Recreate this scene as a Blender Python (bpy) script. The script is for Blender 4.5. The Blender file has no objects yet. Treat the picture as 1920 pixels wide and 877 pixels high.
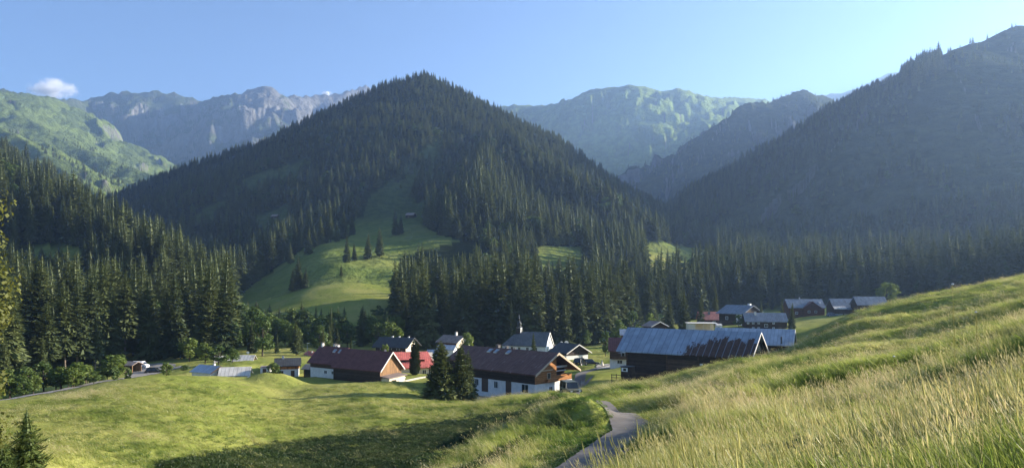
import bpy, bmesh, math, random
import numpy as np
from mathutils import Vector, Matrix

R = math.radians
scene = bpy.context.scene
col = scene.collection
rng = np.random.default_rng(7)
random.seed(7)

# ------------------------------------------------------------------ camera
F, CX, HY = 1450.0, 960.0, 530.0          # focal length, centre column and horizon row of the 1920 px wide photograph
def W(px, py, d):
    """world point seen at a picture position, d metres into the scene (eye at the origin, looking along +Y)"""
    return np.array([(px - CX) / F * d, d, (HY - py) / F * d])

cam_data = bpy.data.cameras.new("camera")
cam = bpy.data.objects.new("camera", cam_data)
col.objects.link(cam)
cam.rotation_euler = (R(90), 0, 0)
cam_data.sensor_width = 36.0
cam_data.lens = F / 1920.0 * 36.0
cam_data.shift_y = (HY - 438.5) / 1920.0
cam_data.clip_start = 0.1
cam_data.clip_end = 30000.0
scene.camera = cam

# ------------------------------------------------------------------ light
SUN_AZ, SUN_EL = 75.0, 16.5                # degrees right of the view axis, above the horizon
world = bpy.data.worlds.new("World")
scene.world = world
world.use_nodes = True
nt = world.node_tree
bg = nt.nodes["Background"]
sky = nt.nodes.new("ShaderNodeTexSky")
sky.sky_type = 'NISHITA'
sky.sun_disc = False
sky.sun_elevation = R(SUN_EL)
sky.sun_rotation = R(SUN_AZ)
sky.altitude = 2600.0
sky.air_density = 0.85
sky.dust_density = 0.0
sky.ozone_density = 2.6
nt.links.new(sky.outputs[0], bg.inputs[0])
bg.inputs[1].default_value = 0.05
sun_data = bpy.data.lights.new("sun", 'SUN')
sun_data.energy = 5.0
sun_data.angle = R(0.5)
sun_data.color = (1.0, 0.90, 0.74)
sun = bpy.data.objects.new("sun", sun_data)
col.objects.link(sun)
sdir = Vector((math.sin(R(SUN_AZ)) * math.cos(R(SUN_EL)), math.cos(R(SUN_AZ)) * math.cos(R(SUN_EL)), math.sin(R(SUN_EL))))
sun.rotation_euler = sdir.to_track_quat('Z', 'Y').to_euler()
sun.location = sdir * 3000

vs = scene.view_settings
vs.view_transform = 'Standard'
vs.look = 'None'
vs.exposure = 2.2
vs.gamma = 1.0
vs.use_curve_mapping = False
scene.cycles.use_denoising = True
scene.cycles.max_bounces = 6
scene.cycles.diffuse_bounces = 3
scene.cycles.glossy_bounces = 2
scene.cycles.transmission_bounces = 4
scene.cycles.transparent_max_bounces = 8
scene.cycles.volume_bounces = 1

# ------------------------------------------------------------------ noise
_P = np.random.default_rng(11).permutation(4096).astype(np.int64)
_G = np.random.default_rng(12).uniform(0, 2 * np.pi, 4096)
def _hash(ix, iy):
    return _P[(_P[ix & 4095] + iy) & 4095]
def noise(x, y):
    x = np.asarray(x, float); y = np.asarray(y, float)
    ix = np.floor(x).astype(np.int64); iy = np.floor(y).astype(np.int64)
    fx = x - ix; fy = y - iy
    u = fx * fx * fx * (fx * (fx * 6 - 15) + 10); v = fy * fy * fy * (fy * (fy * 6 - 15) + 10)
    def g(dx, dy):
        a = _G[_hash(ix + dx, iy + dy)]
        return np.cos(a) * (fx - dx) + np.sin(a) * (fy - dy)
    a = g(0, 0) * (1 - u) + g(1, 0) * u
    b = g(0, 1) * (1 - u) + g(1, 1) * u
    return (a * (1 - v) + b * v) * 1.5
def fbm(x, y, o=4, gain=0.5):
    s = 0; amp = 1.0
    for k in range(o):
        s = s + amp * noise(x * 2 ** k + 17.3 * k, y * 2 ** k + 9.1 * k); amp *= gain
    return s
def ridged(x, y, o=4, gain=0.5):
    s = 0; amp = 1.0
    for k in range(o):
        s = s + amp * (1 - 2 * np.abs(noise(x * 2 ** k + 31.7 * k, y * 2 ** k + 5.3 * k))); amp *= gain
    return s
def sstep(a, b, x):
    t = np.clip((x - a) / (b - a), 0, 1)
    return t * t * (3 - 2 * t)

# ------------------------------------------------------------------ the near ground, from surveyed points
PIX = [  # picture column, picture row, metres away
 # right-hand meadow
 (1920,877,8),(1920,760,14),(1920,680,25),(1920,620,45),(1920,570,75),(1920,534,110),(1920,519,150),
 (1760,552,152),(1760,600,90),(1760,660,48),(1760,740,24),(1760,820,14),
 (1600,587,150),(1600,620,100),(1600,680,55),(1600,740,30),(1600,800,20),(1600,877,12.5),
 (1500,664,98),(1500,622,180),(1440,677,96),(1560,608,190),(1700,572,190),
 (1400,682,88),(1400,720,50),(1400,780,30),(1400,840,20),(1400,877,15),
 (1300,703,97),(1300,740,58),(1300,800,28),(1250,718,98),(1250,745,65),
 (1200,727,98),(1200,877,22),(1160,877,25),(1230,800,38),(1150,747,75),(1150,728,100),(1110,742,98),
 # road line
 (1105,877,26),(1150,838,33),(1185,805,42),(1140,779,52),(1092,757,68),(1076,746,85),(1072,739,100),(1083,722,125),
 # bank left of the road
 (1000,877,30),(1060,800,44),(1106,764,49),(1088,754,58),(1068,748,68),(1050,752,85),(1000,747,108),(960,742,120),(940,747,112),(1000,742,124),
 (880,742,132),(820,742,128),(760,745,120),
 # crest of the near bank, hollow behind it, terrace beyond
 (850,850,40),(720,890,36),(930,812,48),(1000,786,57),
 (400,862,62),(500,842,76),(600,823,83),(720,806,88),(850,788,93),(960,772,97),(1020,764,100),(800,755,114),(900,753,116),(600,885,66),(500,885,62),(750,862,70),(850,838,76),(950,800,82),
 # left meadow
 (100,877,42),(300,856,58),(300,780,78),(100,790,72),(300,706,118),(200,718,114),(100,739,104),(0,754,97),(-150,770,92),
 (400,715,120),(480,729,122),(535,738,124),(600,728,128),(700,719,135),(760,716,140),(650,755,112),(450,778,94),
 # valley floor behind the hump
 (515,716,146),(300,704,172),(280,695,186),(100,734,142),(0,752,135),(-150,752,140),(200,715,158),
 (450,692,168),(560,703,160),(700,708,157),(620,714,150),(780,692,190),(850,668,228),
 (990,661,228),(1100,673,205),(1100,657,240),(1150,692,165),(1060,704,160),(1090,700,152),
 (500,645,265),(300,667,238),(100,685,225),(700,645,270),(1000,634,300),(1200,632,290),(1300,618,270),
 (1180,716,122),(1280,700,128),(1380,688,132),(1480,655,150),
 (1380,607,275),(1450,618,240),(1500,606,275),(1515,594,300),(1610,590,280),(1700,580,300),(1850,560,300),
 (1400,594,380),(1300,592,400),(1700,562,400),(1900,540,400),
 (960,606,350),(800,610,350),(600,600,360),(1150,600,400),
 (450,530,600),(380,522,650),(480,500,690),(330,502,750),(420,470,850),(300,462,950),(545,470,640),(650,540,420),(600,487,500),(700,450,600),(750,410,700),(450,580,430),(500,545,470),
 (1250,522,520),(1320,505,640),(1290,474,760),(1330,445,950),(1180,560,480),(1060,480,560),(1200,480,650),
]
XYZ = [(0,0,-1.65),(0,8,-3.0),(-6,8,-4.4),(5,0,-.5),(-5,0,-3),(0,-10,-.6),(0,16,-4.55),(-8,20,-6.6),(-10,30,-8.8),(-14,36,-10.2),
 (-5.5,52,-13.6),(-10,46,-13.2),(-1.5,60,-13.6),(-14,42,-12.6),(-20,40,-12.4),(-9,56,-15.2),(-3,68,-15.2),(.5,76,-14.9),(-13,52,-15.0),
 (20,10,1.2),(40,30,3),(80,60,6),(120,100,9),(200,150,12),(300,100,25),(300,300,10),(30,0,4),
 (-40,30,-11),(-80,60,-15),(-150,100,-19),(-40,-30,-5),(0,-40,4),(50,-40,14),(-150,-100,-10),(150,-100,35),(0,-200,30),
 (-300,150,-20),(-300,400,0),(400,400,30),(-250,250,-19)]
PTS = np.array([W(*p) for p in PIX] + [np.array(p, float) for p in XYZ])
def _tps_fit(P, Z, lam=0.0006):
    n = len(P)
    d2 = ((P[:, None] - P[None]) ** 2).sum(-1) + 1e-9
    K = 0.5 * d2 * np.log(d2)
    K[np.arange(n), np.arange(n)] = lam * 50
    A = np.zeros((n + 3, n + 3)); A[:n, :n] = K
    A[:n, n] = 1; A[:n, n + 1:] = P; A[n, :n] = 1; A[n + 1:, :n] = P.T
    return np.linalg.solve(A, np.concatenate([Z, np.zeros(3)]))
# fit in log-polar stretched coordinates, so that a metre nearby counts for as much as ten far away
def _warp(x, y):
    r = np.hypot(x, y) + 1e-6
    q = 22.0 * np.log1p(r / 22.0) / r
    return np.stack([x * q, y * q], -1)
_WP = _warp(PTS[:, 0], PTS[:, 1])
_TW = _tps_fit(_WP, PTS[:, 2])
def near_ground(x, y):
    out = np.zeros(x.shape)
    q = _warp(x, y)
    n = len(_WP)
    for i in range(n):
        d2 = (q[..., 0] - _WP[i, 0]) ** 2 + (q[..., 1] - _WP[i, 1]) ** 2 + 1e-9
        out += _TW[i] * 0.5 * d2 * np.log(d2)
    return out + _TW[n] + _TW[n + 1] * q[..., 0] + _TW[n + 2] * q[..., 1]

# the lane through the meadow and on through the village
LANE_PIX = [(1010,930,22),(1105,877,26),(1150,838,33),(1185,805,42),(1140,779,52),(1092,757,68),(1076,746,85),(1072,739,100),(1083,722,125),(1090,702,150),(1112,690,168),(1150,684,182)]
LANE0 = np.array([W(*p) for p in LANE_PIX])
LANE0 = np.vstack([[[-2.5, 4, 0], [-2, 12, 0]], LANE0])
def catmull(P, n=12):
    out = []
    Q = np.vstack([2 * P[0] - P[1], P, 2 * P[-1] - P[-2]])
    for i in range(1, len(Q) - 2):
        for k in range(n):
            t = k / n
            out.append(0.5 * ((2 * Q[i]) + (-Q[i - 1] + Q[i + 1]) * t + (2 * Q[i - 1] - 5 * Q[i] + 4 * Q[i + 1] - Q[i + 2]) * t * t + (-Q[i - 1] + 3 * Q[i] - 3 * Q[i + 1] + Q[i + 2]) * t ** 3))
    out.append(Q[-2])
    return np.array(out)
LANE = catmull(LANE0[:, :2], 14)
def path_dist(x, y, path):
    best = np.full(np.shape(x), 1e9)
    for a, b in zip(path[:-1], path[1:]):
        d = b - a; L2 = d @ d + 1e-9
        t = np.clip(((x - a[0]) * d[0] + (y - a[1]) * d[1]) / L2, 0, 1)
        best = np.minimum(best, np.hypot(x - a[0] - t * d[0], y - a[1] - t * d[1]))
    return best

# ------------------------------------------------------------------ the mountains: crest lines with flanks
# each crest: list of (picture column, row, metres), flank slope, rib strength, rib spacing
CRESTS = {
 'wooded_hill': dict(lines=[
    ([(150,420,1250),(260,352,1300),(330,322,1290),(450,280,1280),(600,236,1260),(690,186,1240),(706,172,1230),(722,160,1220),(745,153,1212),(775,148,1205),(792,140,1200),(812,147,1195),(838,157,1185),(862,173,1170),(885,194,1150),(905,207,1110),(930,228,1060)], .66),
    ([(885,188,1150),(930,228,1050),(975,276,880),(1060,330,800),(1150,382,760),(1230,448,720),(1290,492,700)], .85),
    ([(930,228,1050),(915,300,830),(900,390,640),(930,470,510),(980,550,400),(1000,600,340)], .72)], rib=18, ripw=80),
 'right_mountain': dict(lines=[
    ([(1230,490,980),(1300,440,1050),(1400,352,1120),(1480,302,1150),(1545,255,1180),(1600,228,1200),(1690,160,1200),(1730,128,1200),(1790,92,1230),(1850,74,1300),(1890,54,1330),(1925,48,1340),(2000,75,1300),(2150,140,1250),(2400,230,1200)], .58),
    ([(1925,48,1340),(1960,200,1000),(2000,380,700),(2050,480,450)], .5)], rib=22, ripw=80),
 'left_slope': dict(lines=[
    ([(-900,100,650),(-500,170,620),(-150,280,590),(0,330,560),(90,385,520),(180,432,480),(240,470,440),(320,530,395),(400,595,340),(440,640,290)], .66),
    ([(-600,100,1500),(-300,180,1200),(-100,220,950),(20,290,900),(110,350,950),(190,410,1000),(240,440,1080)], .8)], rib=8, ripw=60),
 'far_left_spur': dict(lines=[
    ([(-600,40,2600),(-200,130,2800),(-60,160,3000),(0,168,3100),(100,182,3400)], .62),
    ([(-60,160,3000),(40,215,2800),(120,262,2650),(215,300,2500),(330,345,2350)], .62),
    ([(-200,130,2800),(-60,210,2300),(60,270,2000),(120,320,1850),(190,370,1700)], .6)], rib=48, ripw=85, shear=.3, aniso=8, crest=.10),
 'far_left_wall': dict(lines=[
    ([(0,168,3600),(50,178,3900),(110,184,4300),(160,185,4700),(200,176,4800),(260,171,4800),(335,175,4800),(390,189,4800),(405,179,4700),(450,176,4600),(465,168,4500),(480,161,4450),(505,161,4450),(520,177,4500),(560,176,4600),(600,178,4700),(650,172,4800),(690,162,5000),(760,200,5000),(900,210,5000)], .95),
    ([(490,161,4450),(520,230,4000),(560,260,3700),(620,300,3400)], .75)], rib=120, ripw=110, crest=.13),
 'far_right_ridge': dict(lines=[
    ([(860,230,4300),(940,198,4000),(1010,196,3900),(1060,190,3800),(1110,166,3700),(1150,162,3650),(1190,159,3600),(1240,168,3600),(1275,165,3600),(1320,178,3650),(1350,182,3700),(1425,184,3900),(1500,205,4000)], .78),
    ([(1190,159,3600),(1222,205,3350),(1268,250,3150),(1300,290,2950)], .8),
    ([(945,198,4000),(1010,248,3700),(1090,312,3350),(1160,348,3100)], .85),([(1010,196,3900),(1070,246,3600),(1140,310,3280)], .85),([(1060,190,3800),(1128,254,3480),(1200,315,3120)], .85),
    ([(1110,166,3700),(1170,226,3400),(1240,292,3020)], .85),([(1275,165,3600),(1308,212,3330),(1336,246,3080)], .85),([(1320,178,3650),(1352,214,3400),(1378,240,3200)], .85)], rib=85, ripw=75, shear=.55, aniso=26),
 'middle_spur': dict(lines=[
    ([(1225,345,1900),(1275,300,2000),(1330,248,2100),(1390,202,2150),(1430,188,2200),(1480,176,2250),(1510,174,2300),(1545,182,2350),(1580,195,2450),(1640,215,2600)], .7),
    ([(1510,174,2300),(1520,230,2050),(1500,280,1900),(1470,320,1750),(1400,380,1500)], .7)], rib=55, ripw=80, crest=.22),
 'far_peak': dict(lines=[
    ([(1480,190,5200),(1540,177,5200),(1590,170,5200),(1640,150,5100),(1675,134,5000),(1700,146,5050),(1760,170,5200),(1900,190,5400)], .7)], rib=60, ripw=160),
}
CREST_NAMES = list(CRESTS)
def _crest_eval(x, y, lines, rib, ripw, seed, crest=.07, shear=.35, aniso=8):
    best = np.full(x.shape, -1e9)
    for li, (pts, slope) in enumerate(lines):
        P = np.array([W(*p) for p in pts])
        # refine the line with small irregularities
        P = np.column_stack([catmull(P, 3)])
        acc = 0.0
        h = np.full(x.shape, -1e9); U = np.zeros(x.shape); V = np.zeros(x.shape)
        for a, b in zip(P[:-1], P[1:]):
            d = b[:2] - a[:2]; L = math.hypot(*d) + 1e-9
            t = np.clip(((x - a[0]) * d[0] + (y - a[1]) * d[1]) / L ** 2, 0, 1)
            dist = np.hypot(x - a[0] - t * d[0], y - a[1] - t * d[1])
            z = a[2] + t * (b[2] - a[2]) - slope * (dist * 0.9 + 0.1 * dist * dist / (dist + 150.0))
            m = z > h
            h = np.where(m, z, h); U = np.where(m, acc + t * L, U); V = np.where(m, dist, V)
            acc += L
        if rib:
            amp = rib * sstep(0, ripw * 2.5, V)
            warp = (0.35 if aniso < 10 else .16) * fbm(x / (ripw * 2.2) + seed, y / (ripw * 2.2), 2)
            h = h + amp * (ridged((U + shear * V) / ripw / 1.6 + warp + li * 7.7 + seed, V / (ripw * aniso) + 3.1, 3) * 0.75 - 0.45)
            h = h + amp * (0.22 if aniso < 10 else .09) * fbm(x / ripw * 1.3 + seed, y / ripw * 1.3, 4)
        if rib: h = h + rib * crest * fbm(x / (ripw * .8) + 7, y / (ripw * .8), 4) * (1 - sstep(0, ripw * 2, V))
        best = np.maximum(best, h)
    return best
BANKS = [(np.array([W(*p)[:2] for p in L_]), h_, w_, r_) for L_, h_, w_, r_ in [
    ([(1130,748,80),(1200,735,83),(1270,722,86),(1340,700,86),(1420,672,90),(1500,648,99),(1620,620,100)], 1.3, 1.5, 9),
    ([(1222,778,50),(1290,762,50),(1360,735,53),(1460,700,57),(1580,668,60)], 1.3, 1.2, 7),
    ([(1240,812,36),(1330,790,33),(1430,760,35)], .9, .9, 5), ([(1560,720,36),(1700,680,38),(1850,640,40)], .7, .9, 5),
    ([(760,877,47),(880,835,55),(1000,795,66)], 1.1, 1.0, 6)]]
BERM = np.array([(4.75, 46.0), (4.5, 52.0), (4.35, 60.0), (4.3, 68.0)])      # grassy shoulder on the lane's left
EXTRA_GROUND = []     # (x, y, z, radius inner, radius outer): levelled plots under the buildings
def ground(x, y, ids=False):
    x = np.asarray(x, float); y = np.asarray(y, float)
    r = np.hypot(x, y)
    g = near_ground(x, y)
    w = sstep(900, 1500, r)
    g = g * (1 - w) + (30 + 0.05 * r) * w * 0.6
    # unevenness of the meadows: soft terraces that follow the slope, and tussocks
    dl = path_dist(x, y, LANE)
    m = sstep(2.0, 7.0, dl) * (1 - sstep(250, 400, r))
    side = sstep(-20, 40, x)
    g = g + m * (0.30 * side + 0.22) * fbm((x * 0.5 + y * 0.16) / 6.5 + 3, (y * .95 - x * .3) / 26.0, 3) * sstep(6, 40, r)
    g = g + m * 0.10 * fbm(x / 2.2, y / 2.2, 2)
    mc = W(515, 716, 141); g = g + 2.1 * np.exp(-(((x - mc[0]) / 4.6) ** 2 + ((y - mc[1]) / 4.0) ** 2) ** 1.3)
    g = g + .62 * np.exp(-(path_dist(x, y, BERM) / 1.15) ** 2)
    for line, bh, bw, rr in BANKS:
        s_ = np.full(x.shape, 1e9); sd = np.zeros(x.shape); ov = np.zeros(x.shape)
        for a, b in zip(line[:-1], line[1:]):
            d = b - a; t = ((x - a[0]) * d[0] + (y - a[1]) * d[1]) / (d @ d); tc = np.clip(t, 0, 1)
            q = np.hypot(x - a[0] - tc * d[0], y - a[1] - tc * d[1])
            cr = (d[0] * (y - a[1]) - d[1] * (x - a[0])) / math.hypot(*d)
            m = q < s_
            sd = np.where(m, cr, sd); ov = np.where(m, np.abs(t - tc) * math.hypot(*d), ov); s_ = np.minimum(s_, q)
        s2 = sd + bw * .6 * noise(x / 5 + 3, y / 5)
        g = g + bh * .5 * np.tanh(s2 / bw) * np.exp(-(s2 / rr) ** 2 - (ov / 7) ** 2) * sstep(1.6, 5, dl)
    for ex, ey, ez, ri, ro in EXTRA_GROUND:
        k = 1 - sstep(ri, ro, np.hypot(x - ex, y - ey))
        g = g * (1 - k) + ez * k
    g = g + 2.6 * sstep(390, 470, r) * (1 - sstep(800, 1000, r)) * fbm(x / 60 + 1.5, y / 38, 3)
    idx = np.zeros(x.shape, int)
    far = r > 150
    if far.any():
        xf, yf = x[far], y[far]
        gf = g[far].copy(); jf = np.zeros(xf.shape, int)
        for i, n in enumerate(CREST_NAMES):
            c = CRESTS[n]
            h = _crest_eval(xf, yf, c['lines'], c['rib'], c['ripw'], 3.7 * i, c.get('crest', .07), c.get('shear', .35), c.get('aniso', 8))
            k = 6.0 + 0.012 * r[far]
            dd = np.clip(0.5 + 0.5 * (h - gf) / k, 0, 1)
            jf = np.where(h > gf, i + 1, jf)
            gf = gf * (1 - dd) + h * dd + k * dd * (1 - dd)
        g[far] = gf; idx[far] = jf
    return (g, idx) if ids else g
def gz(x, y):
    return float(ground(np.array([float(x)]), np.array([float(y)]))[0])
def project(x, y, z):
    return CX + F * x / y, HY - F * z / y
# ------------------------------------------------------------------ materials
MATS = {}
class NT:
    """small wrapper to write node trees tersely"""
    def __init__(s, name):
        s.m = bpy.data.materials.new(name); s.m.use_nodes = True
        s.t = s.m.node_tree; s.t.nodes.clear()
        s.out = s.t.nodes.new("ShaderNodeOutputMaterial")
        MATS[name] = s.m
    def n(s, typ, _in=None, **kw):
        nd = s.t.nodes.new("ShaderNode" + typ)
        for k, v in kw.items(): setattr(nd, k, v)
        for k, v in (_in or {}).items(): s.link(v, nd.inputs[k])
        return nd
    def link(s, v, sock):
        if isinstance(v, bpy.types.NodeSocket): s.t.links.new(v, sock)
        elif isinstance(v, bpy.types.Node): s.t.links.new(v.outputs[0], sock)
        else: sock.default_value = v
    def rgb(s, c): return (c[0], c[1], c[2], 1.0)
    def mix(s, f, a, b):
        nd = s.t.nodes.new("ShaderNodeMix"); nd.data_type = 'RGBA'
        s.link(f, nd.inputs[0])
        s.link(s.rgb(a) if isinstance(a, tuple) else a, nd.inputs[6])
        s.link(s.rgb(b) if isinstance(b, tuple) else b, nd.inputs[7])
        return nd.outputs[2]
    def math(s, op, a, b=0.0, clamp=False):
        nd = s.t.nodes.new("ShaderNodeMath"); nd.operation = op; nd.use_clamp = clamp
        s.link(a, nd.inputs[0]); s.link(b, nd.inputs[1]); return nd.outputs[0]
    def ramp(s, f, lo, hi):
        nd = s.t.nodes.new("ShaderNodeMapRange"); nd.clamp = True; nd.interpolation_type = 'SMOOTHSTEP'
        s.link(f, nd.inputs[0]); nd.inputs[1].default_value = lo; nd.inputs[2].default_value = hi; return nd.outputs[0]
    def coord(s, which='Object', scale=(1, 1, 1)):
        tc = s.n("TexCoord")
        mp = s.n("Mapping", {0: tc.outputs[which]}); mp.inputs[3].default_value = scale
        return mp.outputs[0]
    def pos(s, scale=(1, 1, 1)):
        g = s.n("NewGeometry")
        mp = s.n("Mapping", {0: g.outputs[0]}); mp.inputs[3].default_value = scale
        return mp.outputs[0]
    def noise(s, vec, scale, detail=4, rough=0.55):
        nd = s.n("TexNoise", {"Vector": vec}); nd.inputs["Scale"].default_value = scale
        nd.inputs["Detail"].default_value = detail; nd.inputs["Roughness"].default_value = rough
        return nd.outputs[0]
    def bump(s, h, dist, strength=1.0):
        nd = s.n("Bump", {"Height": h}); nd.inputs["Distance"].default_value = dist; nd.inputs["Strength"].default_value = strength
        return nd.outputs[0]
    def principled(s, color, rough=0.7, normal=None, metal=0.0, spec=0.3):
        p = s.n("BsdfPrincipled")
        s.link(s.rgb(color) if isinstance(color, tuple) else color, p.inputs["Base Color"])
        s.link(rough, p.inputs["Roughness"]); s.link(metal, p.inputs["Metallic"])
        p.inputs["Specular IOR Level"].default_value = spec
        if normal is not None: s.link(normal, p.inputs["Normal"])
        return p.outputs[0]
    def done(s, shader):
        s.t.links.new(shader, s.out.inputs[0]); return s.m

def mat_meadow():
    s = NT("meadow")
    p = s.pos()
    big = s.noise(p, 0.05, 4); mid = s.noise(s.pos((1, 1, .5)), 0.35, 5, .65); fine = s.noise(p, 3.0, 4, .7)
    c = s.mix(s.ramp(big, .35, .65), (.185, .220, .042), (.290, .285, .080))
    c = s.mix(s.math('MULTIPLY', s.ramp(mid, .5, .75), .6), c, (.22, .19, .075))
    c = s.mix(s.math('MULTIPLY', s.ramp(mid, .46, .25), .65), c, (.060, .095, .022))
    c = s.mix(s.math('MULTIPLY', s.ramp(fine, .4, .7), .35), c, (.25, .23, .10))
    b = s.bump(s.math('ADD', s.math('MULTIPLY', fine, .35), mid), .55, .8)
    d = s.n("BsdfDiffuse", {0: c, 2: b})
    return s.done(d.outputs[0])
def mat_hill():
    """steep alpine ground: turf and dwarf scrub, scree and rock where it is steep"""
    s = NT("forest_floor")
    p = s.pos()
    n1 = s.noise(p, 0.02, 5, .6); n2 = s.noise(p, 0.15, 5, .6)
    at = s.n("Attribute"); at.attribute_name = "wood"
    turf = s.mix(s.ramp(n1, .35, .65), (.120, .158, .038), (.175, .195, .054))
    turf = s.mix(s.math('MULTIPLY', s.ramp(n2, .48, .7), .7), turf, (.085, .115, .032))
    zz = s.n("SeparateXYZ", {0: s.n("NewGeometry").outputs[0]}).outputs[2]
    turf = s.mix(s.ramp(zz, 28, 75), turf, s.mix(s.ramp(n2, .35, .65), (.070, .092, .030), (.046, .062, .024)))  # turf colour darkens with height, deepening the shade on the upper meadow
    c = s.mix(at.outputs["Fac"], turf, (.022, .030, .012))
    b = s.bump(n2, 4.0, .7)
    d = s.n("BsdfDiffuse", {0: c, 2: b})
    return s.done(d.outputs[0])
def mat_alp(name, rock, grass, scrub, rock_lo, scale=1.0):
    s = NT(name)
    p = s.pos()
    g = s.n("NewGeometry")
    nz = s.n("SeparateXYZ", {0: g.outputs["True Normal"]}).outputs[2]
    n1 = s.noise(p, 0.006 * scale, 6, .65); n2 = s.noise(p, 0.03 * scale, 6, .7); n3 = s.noise(s.pos((1, 1, .25)), .02 * scale, 6, .7)
    gr = s.mix(s.ramp(n2, .35, .65), grass, tuple(v * .62 for v in grass))
    gr = s.mix(s.math('MULTIPLY', s.ramp(n1, .50, .62), .85), gr, scrub)
    at = s.n("Attribute"); at.attribute_name = "rock"
    steep = s.math('ADD', s.math('SUBTRACT', rock_lo, nz), s.math('MULTIPLY', s.math('SUBTRACT', n3, .5), .75))
    steep = s.math('ADD', steep, s.math('MULTIPLY', at.outputs["Fac"], .6))
    rk = s.mix(s.ramp(n3, .35, .65), rock, tuple(v * .6 for v in rock))
    c = s.mix(s.ramp(steep, 0, .10), gr, rk)
    c = s.mix(s.math('MULTIPLY', s.ramp(n2, .72, .78), s.ramp(n1, .52, .6)), c, (.75, .76, .78)) if False else c
    b = s.bump(s.math('ADD', n2, s.math('MULTIPLY', n3, 1.4)), 26.0 / scale, .8)
    d = s.n("BsdfDiffuse", {0: c, 2: b})
    return s.done(d.outputs[0])
def mat_leaf(name, dark, light, trans=.25, warm=0.0):
    s = NT(name)
    oi = s.n("ObjectInfo")
    n1 = s.noise(s.coord('Object'), .9, 3)
    f = s.math('ADD', s.math('MULTIPLY', oi.outputs["Random"], .6), s.math('MULTIPLY', n1, .5), clamp=True)
    c = s.mix(f, dark, light)
    d = s.n("BsdfDiffuse", {0: c})
    tr = s.n("BsdfTranslucent", {0: s.mix(.5, c, tuple(min(1, v * 1.9) for v in light))})
    gl = s.n("BsdfGlossy", {0: (.5, .55, .5, 1), "Roughness": .55})
    m = s.n("MixShader", {0: trans, 1: d, 2: tr})
    m2 = s.n("MixShader", {0: .03, 1: m, 2: gl})
    return s.done(m2.outputs[0])
def mat_blade(name, stops, trans=.45, gloss=.03):
    """grass blades: green or straw, varying from tuft to tuft and from place to place"""
    s = NT(name)
    oi = s.n("ObjectInfo")
    n1 = s.noise(oi.outputs["Location"], .12, 4, .65)
    f = s.math('ADD', s.math('MULTIPLY', s.math('SUBTRACT', oi.outputs["Random"], .5), .55), s.ramp(n1, .3, .7))
    cr = s.n("ValToRGB", {0: f})
    e = cr.color_ramp.elements
    e[0].position = 0; e[0].color = (*stops[0], 1); e[1].position = 1; e[1].color = (*stops[-1], 1)
    for k, c in enumerate(stops[1:-1]):
        el = e.new((k + 1) / (len(stops) - 1)); el.color = (*c, 1)
    c = cr.outputs[0]
    d = s.n("BsdfDiffuse", {0: c})
    tr = s.n("BsdfTranslucent", {0: c})
    m = s.n("MixShader", {0: trans, 1: d, 2: tr})
    gl = s.n("BsdfGlossy", {0: (.8, .8, .7, 1), "Roughness": .4})
    m2 = s.n("MixShader", {0: gloss, 1: m, 2: gl})
    return s.done(m2.outputs[0])
def mat_plain(name, c, rough=.7, var=.25, scale=6.0, metal=0.0, spec=.3, bump=0.0, stretch=(1, 1, 1)):
    s = NT(name)
    n = s.noise(s.coord('Object', stretch), scale, 5, .6)
    k = s.mix(s.ramp(n, .3, .7), tuple(v * (1 - var) for v in c), tuple(min(1, v * (1 + var * .6)) for v in c))
    nb = s.bump(n, bump, .7) if bump else None
    return s.done(s.principled(k, rough, nb, metal, spec))
def mat_timber(name, c, board=.18, horiz=True, var=.45):
    """boarded wall: dark joints between the boards, each board a little different, weather streaks"""
    s = NT(name)
    tc = s.n("TexCoord"); sep = s.n("SeparateXYZ", {0: tc.outputs["Object"]})
    q = sep.outputs[2] if horiz else s.math('ADD', sep.outputs[0], sep.outputs[1])
    t = s.math('DIVIDE', q, board)
    fr = s.math('FRACT', t); ix = s.math('FLOOR', t)
    wn = s.n("TexWhiteNoise", {"W": ix}, noise_dimensions='1D')
    st = s.noise(s.coord('Object', (1, 1, .35) if not horiz else (.5, .5, 2)), 2.2, 5, .65)
    f = s.math('ADD', s.math('MULTIPLY', wn.outputs[0], .5), s.math('MULTIPLY', s.ramp(st, .3, .7), .6))
    k = s.mix(f, tuple(v * (1 - var) for v in c), tuple(min(1, v * (1 + var)) for v in c))
    joint = s.math('GREATER_THAN', s.math('ABSOLUTE', s.math('SUBTRACT', fr, .5)), .44)
    k = s.mix(s.math('MULTIPLY', joint, .7), k, tuple(v * .25 for v in c))
    return s.done(s.principled(k, .8, s.bump(s.math('SUBTRACT', 1.0, joint), .02, .6), 0, .2))
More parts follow.
